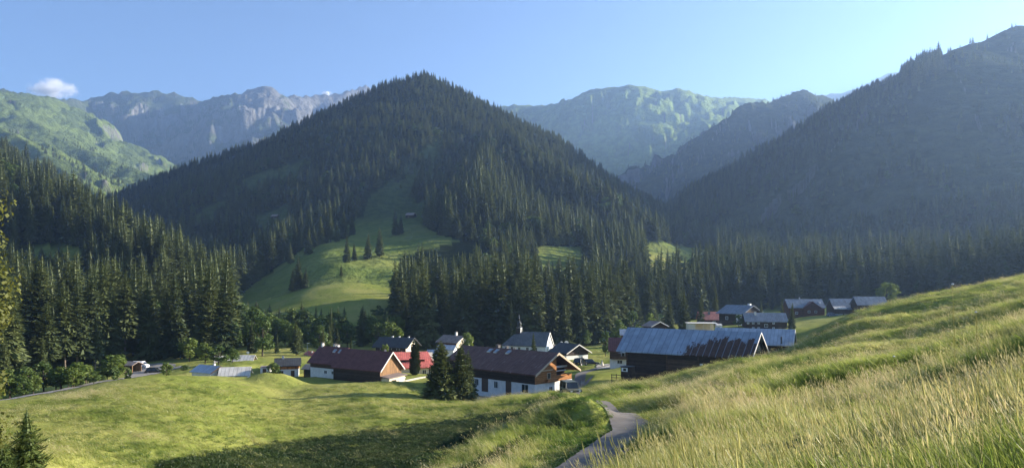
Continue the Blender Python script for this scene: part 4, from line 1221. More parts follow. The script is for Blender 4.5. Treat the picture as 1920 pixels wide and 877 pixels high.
P1.part(MB().poly([(4.42, -2.4, 2.8), (10.8, -2.4, 2.8), (10.8, -.3, 3.9), (4.42, -.3, 3.9)]).poly([(4.42, -2.4, 2.65), (10.8, -2.4, 2.65), (10.8, -2.4, 2.8), (4.42, -2.4, 2.8)]), 'porch_roof', 'roof_bluegrey')
P1.part(MB().box(0, 10.4, -2.0, -.05, -1, 2.6), 'porch', 'dark_timber')
for x in (.7, 2.2, 6.6): P1.window('F', x, .6, 1.1, .7, -2.0, 'frame_white', 'glass_pale')
P1.window('F', 4.4, .5, 1.7, .8, -2.0, 'white_trim', 'glass_pale'); P1.window('F', 8.2, .9, 1.2, .5, -2.0, 'white_trim', 'glass_pale')
P2 = Building('barn', 'right grey-roofed dark barn standing highest at the far meadow edge', 'barn', 1664, 288, 585, 3, L=10.8)
P2.house(0, 10.8, 0, 7, 2.9, 5.6, 'roof_bluegrey', 'dark_timber', None, oe=.5, og=.4, t=.2)
P2.window('F', 8.8, 1.6, 2.0, .45, 0, 'white_trim', 'glass_pale'); P2.door('F', 5, -1, 1.6, 2.2); P2.part(MB().box(10.9, 12.0, .5, 3.5, 2.6, 2.8), 'side_roof', 'white_trim')

# ---- Q, R, S, T: left-hand part of the village
Q1 = Building('house', 'small house with dark roof, orange upper wall and white ground floor', 'house', 566, 176, 701, -14, L=5.6)
Q1.house(0, 4.9, 0, 4.6, 2.15, 3.4, 'roof_dark', 'orange_board', 'plaster', 1.2, oe=.55, og=.5, t=.16)
Q1.window('F', 1.2, .55, .55, .5, 0, 'frame_brown'); Q1.door('F', 3.6, -.8, .8, 1.7); Q1.chimney(1.4, 2.2, .6, .45)
Q2 = Building('garage', 'grey lean-to garage roof adjoining the small orange-walled house', 'garage', 598, 172, 703, 10, L=3.6)
Q2.house(0, 3.6, 0, 4.0, 1.35, 2.1, 'roof_slate', 'brown_timber', None, oe=.4, og=.5, t=.14); Q2.part(MB().box(3.62, 3.7, .3, 3.0, -1, 1.2), 'lit_wall', 'plaster')
Q2.part(MB().box(.3, 3.2, -.04, -.005, -1, 1.2), 'garage_opening', 'glass')
Q3 = Building('garage', 'tiny white garage with dark door left of the small orange-walled house', 'garage', 503, 178, 698, -4, L=1.8)
Q3.house(0, 1.8, 0, 3, 1.1, 1.35, 'roof_greybrown', 'plaster', None, oe=.1, og=.1, t=.08); Q3.door('F', .95, -.6, .8, 1.5)
Q4 = Building('house', 'red-roofed house just behind the small dark-roofed one', 'house', 578, 214, 684, 52, L=5.5)
Q4.house(0, 5.5, 0, 5.0, 1.6, 3.3, 'roof_red', 'cream_plaster', 'plaster', .6, oe=.5, og=.5, t=.16); Q4.window('R', 2.5, 1.1, .8, .7, 5.54); Q4.chimney(3.5, 2.0, .6, .4)
Q5 = Building('hut', 'hut with pale weathered roof beside the thin lamp post', 'hut', 585, 226, 676, 6, L=3.0)
Q5.house(0, 3.0, 0, 3.2, 1.0, 2.2, 'roof_greybrown', 'brown_timber', None, oe=.3, og=.3, t=.14); Q5.door('F', 1.4, -.6, .8, 1.5)
R1 = Building('shed', 'low shed with pale blue metal roof and lit white gable behind grassy hump', 'shed', 398, 160, 707, 30, L=6.4)
R1.house(0, 5.8, 0, 4.4, .85, 2.0, 'roof_zinc', 'plaster', None, oe=.35, og=.45, t=.14, boards=('dark_timber', .2)); R1.chimney(3.8, 2.6, .7, .4); R1.window('R', 2.2, .6, .8, .6, 5.8, 'frame_brown')
R2 = Building('shed', 'low shed with cream sheet roof behind grassy hump', 'shed', 470, 161, 710, -12, L=6.0)
R2.house(0, 5.4, 0, 4.6, .85, 2.2, 'roof_pale', 'plaster', None, oe=.4, og=.5, t=.14); R2.door('F', 1.9, -.8, .9, 1.5); R2.window('F', 3.4, .3, .9, .5, 0, 'frame_brown')
S1 = Building('shelter', 'small open timber shelter at the edge of the parking area', 'shelter', 248, 184, 698, 18, L=3.8)
S1.roof(0, 3.8, 0, 3.0, 1.75, 2.35, 'roof_greybrown', oe=.4, og=.4, t=.14)
S1.yr = 1.5; S1.wall(0, 1.6, 0, 3.0, -.8, None, 'dark_timber'); S1.part(MB().box(1.61, 3.7, 2.85, 2.98, -.8, 1.8), 'back_wall', 'tan_timber'); S1.part(MB().box(3.62, 3.76, .05, .2, -.8, 1.76), 'post', 'tan_timber')
T1 = Building('shed', 'dark shed with broad beige roof among the leafy trees', 'shed', 474, 196, 690, -4, L=5.0)
T1.house(0, 4.7, 0, 5.0, 1.5, 3.0, 'roof_pale', 'dark_timber', None, oe=.3, og=.3, t=.14); T1.door('F', 2.2, -.6, 1.2, 1.8)
T2 = Building('shed', 'beige shed roof half hidden by the round bushes', 'shed', 430, 200, 688, -20, L=3.4)
T2.house(0, 3.2, 0, 4.0, 1.4, 2.7, 'roof_pale', 'dark_timber', None, oe=.3, og=.3, t=.14); T2.window('F', 1.4, .6, .6, .5, 0)
for px, row, d, lab, th, s_ in [(775, 409, 690, 'small dark alpine hut alone on the shaded hill meadow', 20, 1.3), (520, 420, 800, 'tiny hay hut on the glade high on the wooded hill', 15, 1.2)]:
    hut = Building('hut', lab, 'hut', px, d, row, th, L=6 * s_)
    p = hut.root.location; hut.root.location.z = gz(p.x, p.y)
    hut.house(0, 6 * s_, 0, 4.6 * s_, 2.2 * s_, 3.7 * s_, 'roof_greybrown', 'dark_timber', None, oe=.5, og=.4, t=.2); hut.door('F', 3, 0, 1.2, 2)
# ------------------------------------------------------------------ ways, yards, small things of the village
def strip(name, path, width, mat, label, cat, lift=.05, crown=.02, extra=None):
    P = np.asarray(path, float); n = len(P); T = np.gradient(P, axis=0); T /= np.linalg.norm(T, axis=1)[:, None]
    Nn = np.stack([-T[:, 1], T[:, 0]], -1)
    us = np.array([-.5, -.25, 0, .25, .5])
    w = width if np.ndim(width) else np.full(n, width)
    ww = w[:, None] * us[None] * (1 + .06 * noise(np.arange(n)[:, None] * .7 + 5, us[None] * 9))
    X = P[:, None, 0] + Nn[:, None, 0] * ww; Y = P[:, None, 1] + Nn[:, None, 1] * ww
    zc = ground(P[:, 0], P[:, 1])
    Zg = ground(X, Y); Z = np.maximum(Zg, zc[:, None] * .8 + Zg * .2 - .0) + lift + crown * (1 - 4 * us[None] ** 2)
    V = np.stack([X, Y, Z], -1).reshape(-1, 3); k = len(us)
    i = np.arange(n - 1)[:, None] * k + np.arange(k - 1)[None]
    Q = np.stack([i, i + 1, i + 1 + k, i + k], -1).reshape(-1, 4)
    # skirt so that the edge never floats
    o = mesh_np(name, V, [Q], mat, True)
    tag(o, label, cat, kind='structure'); return o
LN = catmull(LANE0[:, :2], 40)
LN = LN[LN[:, 1] > 8]
strip('lane', LN, 2.1, 'asphalt', 'narrow asphalt lane winding down through the meadow to the farmhouse', 'lane', .07)
VR = np.array([W(*p)[:2] for p in [(-260,790,118),(-60,758,130),(60,737,138),(140,722,146),(215,708,160),(262,699,176),(310,694,186),(350,690,192)]])
strip('road', catmull(VR, 14), 3.4, 'gravel', 'pale valley road passing behind the grassy hump', 'road', .10)
TR = np.array([W(*p)[:2] for p in [(1322,519,560),(1314,508,610),(1318,497,670),(1334,488,740),(1352,480,820)]])
strip('track', catmull(TR, 12), 3.2, 'gravel', 'pale gravel track winding up the side valley', 'track', .25)
def patch(name, poly, mat, label, cat, lift=.10):
    c = np.mean(poly, axis=0); rings = []
    P = catmull(np.vstack([poly, poly[:1]]), 6)[:-1]
    for f in (1, .66, .33): rings.append(c + (P - c) * f)
    V = np.vstack(rings + [c[None]]); n = len(P)
    z = ground(V[:, 0], V[:, 1]) + lift
    i = np.arange(n); j = (i + 1) % n
    Q = [np.concatenate([np.stack([i + r * n, j + r * n, j + (r + 1) * n, i + (r + 1) * n], -1) for r in (0, 1)]), np.stack([i + 2 * n, j + 2 * n, np.full(n, 3 * n)], -1)]
    o = mesh_np(name, np.column_stack([V, z]), Q, mat, True); tag(o, label, cat, kind='structure'); return o
def wp(*pts): return np.array([W(*p)[:2] for p in pts])
patch('yard', wp((860,745,124),(930,748,118),(1000,744,122),(1004,738,130),(930,730,140),(850,738,140)), 'gravel', 'shaded gravel yard in front of the long farmhouse', 'yard')
patch('parking_area', wp((238,702,176),(300,700,180),(330,692,196),(300,687,208),(250,687,204)), 'gravel', 'pale gravel parking area by the timber shelter', 'parking area', .14)
patch('forecourt', wp((1120,690,170),(1150,690,170),(1152,684,182),(1120,683,186)), 'concrete', 'pale forecourt beside the half-hidden timber house', 'forecourt')
patch('path', wp((1085,722,124),(1100,714,136),(1112,712,142),(1106,718,134),(1094,724,122)), 'asphalt', 'short grey side path branching off behind the parked vehicle', 'path', .11)
# drain channel across the lane: a steel gutter let into it
dr = MB(); p0 = W(1072, 848, 31.2); p1 = W(1168, 860, 29.4)
def onlane(p): return np.array([p[0], p[1], gz(p[0], p[1]) + .10])
a, b = onlane(p0), onlane(p1); dv = (b - a)[:2]; dv /= np.linalg.norm(dv); nv = np.array([-dv[1], dv[0]]) * .09
# draw it along the lane surface in short pieces
pcs = [a + (b - a) * k / 8 for k in range(9)]
for q0, q1 in zip(pcs[:-1], pcs[1:]):
    z0, z1 = gz(q0[0], q0[1]) + .115, gz(q1[0], q1[1]) + .115
    dr.poly([(q0[0] - nv[0], q0[1] - nv[1], z0), (q1[0] - nv[0], q1[1] - nv[1], z1), (q1[0] + nv[0], q1[1] + nv[1], z1), (q0[0] + nv[0], q0[1] + nv[1], z0)])
tag(dr.obj('drain_channel', 'old_post'), 'dark drainage channel crossing the narrow lane', 'drain')

def bar(m, p, q, r, n=6, mi=0):
    g = Geo(); g.tube([tuple(p), tuple(q)], [r, r], n)
    i = len(m.V); m.V += g.V; m.Fc += [tuple(i + k for k in f) for f in g.F4]; m.M += [mi] * len(g.F4)
def root_at(name, label, cat, px, row, d, rot=0, group=None, on_ground=True):
    p = W(px, row, d); o = bpy.data.objects.new(name, None); link(o)
    o.location = (p[0], p[1], gz(p[0], p[1]) if on_ground else p[2]); o.rotation_euler = (0, 0, R(rot)); return tag(o, label, cat, group)

# rail fence by the barn
fr = root_at('fence', 'short wooden rail fence beside the corner of the big barn', 'fence', 1147, 713, 122, -14, None, False)
for x in (0, .75, 1.5):
    MB().box(x - .05, x + .05, -.05, .05, -.6, 1.05).obj('post', 'old_post', fr)
for z in (.5, .92): MB().box(-.1, 1.7, -.085, -.055, z - .05, z + .05).obj('rail', 'old_post', fr)
# fence and kerb wall of the garden below the red roof
fg = root_at('fence', 'low dark fence at the lawn beside the maroon barn', 'fence', 742, 711, 158, -4)
for x in (0, .95, 1.9): MB().box(x - .04, x + .04, -.04, .04, -.5, .42).obj('post', 'old_post', fg)
for z in (.12, .32): MB().box(-.05, 1.95, -.07, -.042, z - .03, z + .03).obj('rail', 'old_post', fg)
gw = MB(); P = [W(758, 711, 156), W(785, 704, 161), W(813, 698, 166)]
for p, q in zip(P[:-1], P[1:]):
    z0, z1 = gz(p[0], p[1]), gz(q[0], q[1]); dd = (q - p)[:2]; dd /= np.linalg.norm(dd); n_ = np.array([-dd[1], dd[0]]) * .14
    c = [(p[0] - n_[0], p[1] - n_[1]), (q[0] - n_[0], q[1] - n_[1]), (q[0] + n_[0], q[1] + n_[1]), (p[0] + n_[0], p[1] + n_[1])]; zb = [z0, z1, z1, z0]
    lo = [(x, y, z - .6) for (x, y), z in zip(c, zb)]; hi = [(x, y, z + .34) for (x, y), z in zip(c, zb)]
    gw.poly(hi); 
    for k in range(4): gw.poly([lo[k], lo[(k + 1) % 4], hi[(k + 1) % 4], hi[k]])
tag(gw.obj('garden_wall', 'concrete'), 'low pale garden wall below the red hipped roof', 'wall')
# booth at the barn corner
bo = root_at('booth', 'dark boarded booth with pale window band beside the big barn', 'booth', 1164, 714, 121.5, -36, None, False)
MB().box(0, 1.7, 0, 1.5, -.8, 2.25).obj('wall', 'dark_timber', bo); MB().box(-.08, 1.78, -.1, 1.6, 2.26, 2.36).obj('roof', 'roof_dark', bo)
w_ = MB().box(.15, 1.2, -.05, -.005, 1.55, 2.15).obj('window', 'frame_white', bo); MB().box(.45, .95, -.07, -.052, 1.66, 2.05).obj('pane', 'glass', w_)
# signpost, lamp posts, parasol
sp = root_at('signpost', 'dark signpost with small grey panel beside the parked vehicle', 'sign', 1088, 718, 118)
MB().cyl((0, 0, -.3), .04, 1.5).obj('post', 'old_post', sp); MB().box(.05, .62, -.02, .02, .55, .85).obj('sign_panel', 'grey_post', sp)
for px, top, base, d, lab in [(576, 643, 668, 214, 'thin grey lamp post behind the small red-roofed house')]:
    lp = root_at('lamp_post', lab, 'lamp post', px, base, d); lp.location.z = (HY - base) / F * d
    h = (base - top) / F * d
    MB().cyl((0, 0, -2), .07, h + 2, 8, .04).obj('pole', 'grey_post', lp); MB().box(-.1, .5, -.08, .08, h - .04, h + .06).obj('lamp_head', 'lamp_white', lp)
sg = root_at('road_sign', 'pair of white signs on a post among the leafy trees', 'sign', 465, 680, 205)
sg.location.z = (HY - 684) / F * 205
MB().cyl((0, 0, -1), .05, 4.6).obj('post', 'grey_post', sg); MB().box(-.35, .35, -.06, -.052, 3.1, 3.6).obj('sign_panel', 'lamp_white', sg); MB().box(-.25, .3, -.06, -.052, 2.45, 2.8).obj('sign_panel', 'lamp_white', sg)
pr = root_at('parasol', 'closed cream parasol on the pale forecourt', 'parasol', 1129, 683, 178)
MB().cyl((0, 0, -.3), .035, 1.9).obj('pole', 'grey_post', pr); MB().lathe([(.42, .35), (.34, .55), (.2, 1.0), (.08, 1.5), (0, 1.7)], (0, 0, 0), 10).obj('canopy', 'canvas', pr, True)
# bench in the farmhouse yard
be = root_at('bench', 'small pale bench below the twin conifers in the farmhouse yard', 'bench', 862, 726, 131, -30)
MB().box(-.8, .8, -.2, .2, .42, .48).obj('seat', 'white_trim', be); MB().box(-.8, .8, .2, .25, .5, .9).obj('backrest', 'white_trim', be)
for x in (-.7, .7): MB().box(x - .04, x + .04, -.18, .18, -.2, .415).obj('leg', 'white_trim', be)

# ---- vehicles: built from a side outline drawn out to the width, with wheels, windows, lamps
def vehicle(name, label, cat, px, row, d, rot, L, Wd, Hh, paint, kind='car', group=None, zrow=None):
    o = root_at(name, label, cat, px, row, d, rot, group)
    if zrow: o.location.z = (HY - zrow) / F * d
    g = .28 if kind != 'offroad' else .42
    hb = Hh * .52
    if kind == 'van': side = [(-L/2, g), (-L/2, Hh * .95), (-L/2 + .15, Hh), (L/2 - 1.2, Hh), (L/2 - .55, Hh * .62), (L/2, Hh * .5), (L/2, g)]
    elif kind == 'offroad': side = [(-L/2, g), (-L/2, hb * 1.1), (L/2 - 1.35, hb * 1.1), (L/2 - .06, hb * 1.06), (L/2, hb), (L/2, g)]
    else: side = [(-L/2, g), (-L/2, hb * .9), (-L/2 + .1, hb), (L/2 - 1.15, hb), (L/2 - .15, hb * .82), (L/2, hb * .6), (L/2, g)]
    m = MB(); n = len(side); i = len(m.V)
    # x is forward, y across
    m.V += [(x, -Wd / 2, z) for x, z in side] + [(x, Wd / 2, z) for x, z in side]
    for k in range(n): m.Fc.append((i + k, i + (k + 1) % n, i + n + (k + 1) % n, i + n + k)); m.M.append(0)
    m.Fc.append(tuple(range(i, i + n))); m.Fc.append(tuple(range(i + n, i + 2 * n))); m.M += [0, 0]
    body = m.obj('body', paint, o, False, .035)
    gx = MB()
    if kind != 'van':
        b0, b1 = (-L/2 + .05, L/2 - 1.4) if kind == 'offroad' else (-L/2 + .25, L/2 - 1.1)
        t0, t1 = (b0 + .03, b1 - .22) if kind == 'offroad' else (b0 + .4, b1 - .65)
        zb = (hb * 1.1 if kind == 'offroad' else hb) + .004; zt = Hh - .06; w0, w1 = Wd / 2 - .05, Wd / 2 - .16
        lo = [(b0, -w0, zb), (b1, -w0, zb), (b1, w0, zb), (b0, w0, zb)]; hi = [(t0, -w1, zt), (t1, -w1, zt), (t1, w1, zt), (t0, w1, zt)]
        for k in range(4): gx.poly([lo[k], lo[(k + 1) % 4], hi[(k + 1) % 4], hi[k]])
        gx.obj('windows', 'glass', o)
        rf = MB().box(t0 - .02, t1 + .03, -w1 - .03, w1 + .03, zt + .002, Hh); rf.obj('roof', paint, o, False, .02)
        pl = MB()
        for k in range(4):
            a_, b_ = np.array(lo[k]), np.array(hi[k]); c = np.array([(b0 + b1) / 2, 0, a_[2]]); off = (a_ - c) * np.array([.012, .03, 0])
            bar(pl, a_ + off, b_ + off * 1.2, .05, 5)
        mid = (b0 + b1) / 2 - .1
        for sgn in (-1, 1): bar(pl, (mid, sgn * (w0 + .01), zb), (mid, sgn * (w1 + .02), zt), .04, 5)
        pl.obj('pillars', paint, o)
    else:
        gx.poly([(L/2 - 1.16, -Wd/2 + .12, Hh * .97), (L/2 - 1.16, Wd/2 - .12, Hh * .97), (L/2 - .52, Wd/2 - .12, Hh * .64), (L/2 - .52, -Wd/2 + .12, Hh * .64)]); gx.obj('windscreen', 'glass', o)
    rw = Hh * (.235 if kind == 'offroad' else .21)
    for x in (-L/2 + L * .2, L/2 - L * .19):
        for sgn in (-1, 1):
            c = (x, sgn * (Wd / 2 - .1), rw)
            wh = MB().lathe([(rw * .6, -.12), (rw, -.10), (rw, .10), (rw * .6, .12)], c, 14, 0, 'y').obj('wheel', 'rubber', o)
            MB().lathe([(0, .125 * sgn), (rw * .6, .115 * sgn)], c, 14, 0, 'y').obj('rim', 'steel', wh)
    for x, mt, nm in ((L/2, 'lamp_white', 'headlight'), (-L/2, 'petal_yellow', 'tail_light')):
        for sgn in (-1, 1):
            z = hb * .78 if kind != 'offroad' else hb * .92
            xx = x + (.01 if x > 0 else -.05)
            MB().box(xx, xx + .04, sgn * (Wd / 2 - .35) - .13, sgn * (Wd / 2 - .35) + .13, z - .09, z + .09).obj(nm, mt, o)
    MB().box(L/2 + .003, L/2 + .12, -Wd/2 + .05, Wd/2 - .05, g, g + .16).obj('bumper', 'rubber', o)
    return o, body
t, body = vehicle('offroad_car', 'olive off-road car with painted-on sunlit side parked where the lane meets farmhouse', 'off-road car', 1070, 738, 104, -76, 4.2, 1.85, 1.95, 'olive_paint', 'offroad', zrow=742)
MB().box(-1.7, .75, .932, .95, .55, 1.05).obj('sunlit_side', 'sunlit_cream', t)  # pale panel that paints sunlight on the car's sun-facing side
MB().box(2.102, 2.13, -.45, .45, .62, .92).obj('grille', 'rubber', t)
MB().cyl((-2.2, 0, .95), .34, .01).obj('spare_wheel', 'rubber', t)
vehicle('car', 'white car parked beside the lit gable porch of the maroon barn', 'car', 745, 702, 160, -50, 4.0, 1.7, 1.45, 'white_paint')
vehicle('car', 'black car seen from behind below the dark gabled house', 'car', 1088, 684, 176, 60, 4.1, 1.8, 1.75, 'black_paint', zrow=685)
vehicle('car', 'dark low car parked right of the black one on the grass bank', 'car', 1108, 684, 182, -4, 4.0, 1.7, 1.4, 'black_paint', zrow=684)
vehicle('car', 'black car standing on the gravel parking area', 'car', 290, 699, 182, 10, 4.1, 1.75, 1.45, 'black_paint', zrow=700)
vehicle('van', 'white van parked beside the timber shelter', 'van', 262, 690, 196, 0, 4.2, 1.8, 1.9, 'white_paint', 'van', zrow=691)
vehicle('car', 'dark blue car half hidden behind the farm at far meadow edge', 'car', 1560, 592, 292, 0, 4.0, 1.7, 1.5, 'blue_paint', zrow=593)

# ------------------------------------------------------------------ single trees
def place(o, x, y, h, w=None, z=None, rot=None, tilt=.02):
    o.location = (x, y, gz(x, y) if z is None else z); w = h if w is None else w
    o.scale = (w, w, h); o.rotation_euler = (random.gauss(0, tilt), random.gauss(0, tilt), random.uniform(0, 6.28) if rot is None else rot)
SP = []
for k in range(6):
    r_ = bpy.data.objects.new('spruce_tree', None); link(r_)
    g = spruce_crown(300 + k, whorls=34, per=13, R=(.145, .17, .155, .135, .18, .16)[k], base=(.06, .06, .10, .20, .05, .28)[k], flakes=7, ragged=.42, size=.62)
    g.obj('crown', 'spruce_needles', r_); trunk(.7, .0115).obj('trunk', 'pale_bark' if k in (3, 5) else 'bark', r_)
    SP.append(r_)
used_first = set()
def copy_thing(src):
    c = src.copy(); col.objects.link(c)
    for ch in src.children:
        q = ch.copy(); col.objects.link(q); q.parent = c
        for g2 in ch.children:
            u = g2.copy(); col.objects.link(u); u.parent = q
    return c
def new_of(lst, k):
    key = (id(lst), k)
    if key not in used_first: used_first.add(key); return lst[k]
    return copy_thing(lst[k])
ZONES = []
def zone(px, py, d):
    if px < 240:
        if py > 640: return 'tall spruce with pale lower trunk in the front row behind the hump', 'front row of spruces left'
        if py > 520: return 'tall dark spruce in the lower forest of the left slope', 'spruces low on left slope'
        return 'sunlit spruce high on the left slope near the small glades', 'spruces high on left slope'
    if px < 440: return 'tall spruce at the tapering end of the left slope above the village sheds', 'spruces at end of left slope'
    if px < 560: return 'spruce standing at the lower left rim of the lit hill meadow', 'spruces at left rim of hill meadow'
    if px < 745:
        if py < 560: return 'spruce on the sunny striped hill meadow casting a long shadow', 'spruces on hill meadow'
        return 'small spruce in the dark band between hill meadow and village', 'spruces below hill meadow'
    if px < 930:
        if py < 540: return 'tall dark spruce at the wooded edge right of the hill meadow', 'spruces at right edge of hill meadow'
        return 'dark spruce at the hill foot behind the twin conifers and chapel', 'spruces behind chapel left'
    if px < 1110: return 'tall spruce on the wooded spur above the chapel', 'spruces on spur above chapel'
    if px < 1230: return 'tall spruce at the hill foot behind the rusty barn', 'spruces behind rusty barn'
    if px < 1400: return 'spruce near the pale track at the mouth of the side valley', 'spruces at side valley mouth'
    if px < 1560: return 'tall hazy spruce behind the blue-grey roofed farmhouses', 'spruces behind blue-grey farmhouses'
    return 'hazy spruce in the belt behind the far meadow edge farms', 'spruces behind far farms'
cnt = {}
for i in SINGLE:
    x, y, z, h, px, py, _ = FP[i]
    k = random.choice((0, 1, 2, 4)) if not (px < 260 and py > 640) else random.choice((3, 5, 2))
    o = new_of(SP, k); lab, grp = zone(px, py, y)
    place(o, x, y, h, h * random.uniform(.9, 1.25), z)
    tag(o, lab, 'spruce', grp); cnt[grp] = cnt.get(grp, 0) + 1
print(cnt)
# spruces standing on their own on the hill meadow and round the village: column, base row, top row, metres, label
LONE = [
 (632,432,392,590,'slim spruce inside the tallest meadow clump, second from its right'),(608,446,402,598,'dark spruce in the middle of the tallest meadow clump'),(590,458,416,575,'spruce at the front left of the tallest meadow clump'),(660,412,374,640,'spruce just above the tallest meadow clump'),(752,452,414,615,'shorter neighbour right of the lone spruce on the shaded meadow'),(665,512,480,490,'low spruce touching the two slim ones from the left'),(548,572,528,436,'short dark spruce left of the slender one at the lower meadow edge'),(572,574,536,438,'small spruce right of the slender one at the lower meadow edge'),(640,560,538,450,'tiny spruce on the lit lower part of the hill meadow'),
 (645,425,372,610,'spruce pair-mate at top of the hill meadow, right one of the tallest clump'),(620,440,385,600,'broad spruce in the tallest clump on the hill meadow'),(600,452,400,590,'left spruce of the tallest clump on the hill meadow'),
 (742,458,408,610,'lone spruce on shaded meadow left of the small dark hut'),(690,504,455,500,'left of two slim spruces standing mid hill meadow'),(712,497,442,510,'right of two slim spruces standing mid hill meadow'),
 (560,570,510,440,'dark slender spruce at the lower lit edge of the hill meadow'),(650,520,470,480,'dark small spruce left of the two slim ones on the hill meadow'),(578,470,420,560,'narrow spruce just left of the tallest meadow clump'),
 (545,490,450,540,'short spruce at the upper left tip of the lit meadow'),(830,448,420,620,'short spruce at right end of the shaded meadow'),
 (1050,496,476,520,'small dark spruce alone on the little forest clearing'),(1262,500,470,560,'spruce standing on the valley meadow beside the pale track'),(1292,502,474,560,'slim spruce right of its neighbour on the valley meadow'),
 (1283,612,536,258,'big spruce lit on its right side above the white carport'),(1314,608,550,262,'slim spruce just left of the faded red roof'),(1255,612,545,262,'dark spruce left of the big lit one above the barn roof'),(1340,596,535,300,'lit spruce directly above the faded red roof'),
 (1000,664,622,190,'small dark conifer in front of the chapel nave'),(658,654,627,190,'small pale pointed conifer behind the maroon ridge'),(1484,612,566,236,'dark spruce at the right end of the long shingled house'),(1468,590,560,268,'spruce behind the long shingled house roof'),(1427,584,560,258,'thin small conifer before the blue-grey farmhouse gable'),
 (605,660,610,215,'slim lit conifer left of the maroon farmhouse roof'),(632,655,612,240,'dark conifer behind the maroon farmhouse chimneys'),
]
for k, (px, base, top, d, lab) in enumerate(LONE):
    o = new_of(SP, (0, 1, 2, 4)[k % 4]); p = W(px, base, d); h = (base - top) / F * d
    zg = gz(p[0], p[1])
    hh = h if d > 300 else (HY - top) / F * d - zg
    if d > 300: place(o, p[0], p[1], h * 1.05, h * 1.15, zg)
    else: place(o, p[0], p[1], max(hh, 3), max(h, 3) * 1.1, zg)
    tag(o, lab, 'spruce', 'single conifers')

# twin conifers before the farmhouse: full detail
TW = []
for k, (px, top, base, d, R_, lab) in enumerate([(827, 637, 741, 122, .36, 'left dark conifer of the pair in front of the long farmhouse'), (864, 641, 741, 123, .27, 'right conifer of the pair, nearer the farmhouse wall'), (878, 655, 738, 126, .22, 'smaller lit conifer tucked against the right one of the pair')]):
    r_ = bpy.data.objects.new('spruce_tree', None); link(r_)
    spruce_crown(500 + k, whorls=34, per=15, R=R_, base=.03, flakes=8, ragged=.3, size=.62, droop=.28, power=.75).obj('crown', 'spruce_needles', r_); trunk(.8, .014).obj('trunk', 'bark', r_)
    p = W(px, base, d); zg = gz(p[0], p[1]); h = (HY - top) / F * d - zg
    place(r_, p[0], p[1], h, h, zg, 0, 0); tag(r_, lab, 'conifer')
# columnar thuja
r_ = bpy.data.objects.new('columnar_tree', None); link(r_)
g = spruce_crown(520, whorls=30, per=16, R=.185, base=.02, flakes=6, ragged=.12, size=.8, droop=-.5, power=.22); g.obj('crown', 'thuja_leaves', r_); trunk(.6, .02).obj('trunk', 'bark', r_)
p = W(778, 700, 168); zg = gz(p[0], p[1]); h = (HY - 640) / F * 168 - zg
place(r_, p[0], p[1], h, h, zg, 0, 0); tag(r_, 'dense columnar dark tree in front of the bright red roof', 'columnar tree')
# young spruces at the lower left, close to the viewer
for k, (px, top, d, R_, lab) in enumerate([(50, 762, 40, .36, 'young spruce with open branches in the left foreground meadow'), (2, 800, 38, .34, 'young spruce cut by the left picture edge')]):
    r_ = bpy.data.objects.new('young_spruce', None); link(r_)
    spruce_crown(540 + k, whorls=17, per=11, R=R_, base=.03, flakes=16, ragged=.35, size=.30, droop=.05, power=.9).obj('crown', 'near_needles', r_); trunk(.92, .014).obj('trunk', 'bark', r_)
    p = W(px, 900, d); zg = gz(p[0], p[1]); h = (HY - top) / F * d - zg
    place(r_, p[0], p[1], h, h, zg, 0, 0); tag(r_, lab, 'young spruce')
# old tree whose branches reach into the picture at the left edge
r_ = bpy.data.objects.new('old_tree', None); link(r_)
mat_leaf("edge_needles", (.050, .065, .014), (.130, .135, .030), .35)
g = broad_crown(560, blobs=64, leaves=260, R=.17, z0=.06, leaf=.0055, shape=.35); g.obj('crown', 'edge_needles', r_)
trunk(.85, .018).obj('trunk', 'bark', r_)
p = W(-112, 900, 30); zg = gz(p[0], p[1]); place(r_, p[0], p[1], 17.5, 15.0, zg, 2.0, 0); tag(r_, 'old tree with yellow-green sprays reaching in from the left edge', 'tree')

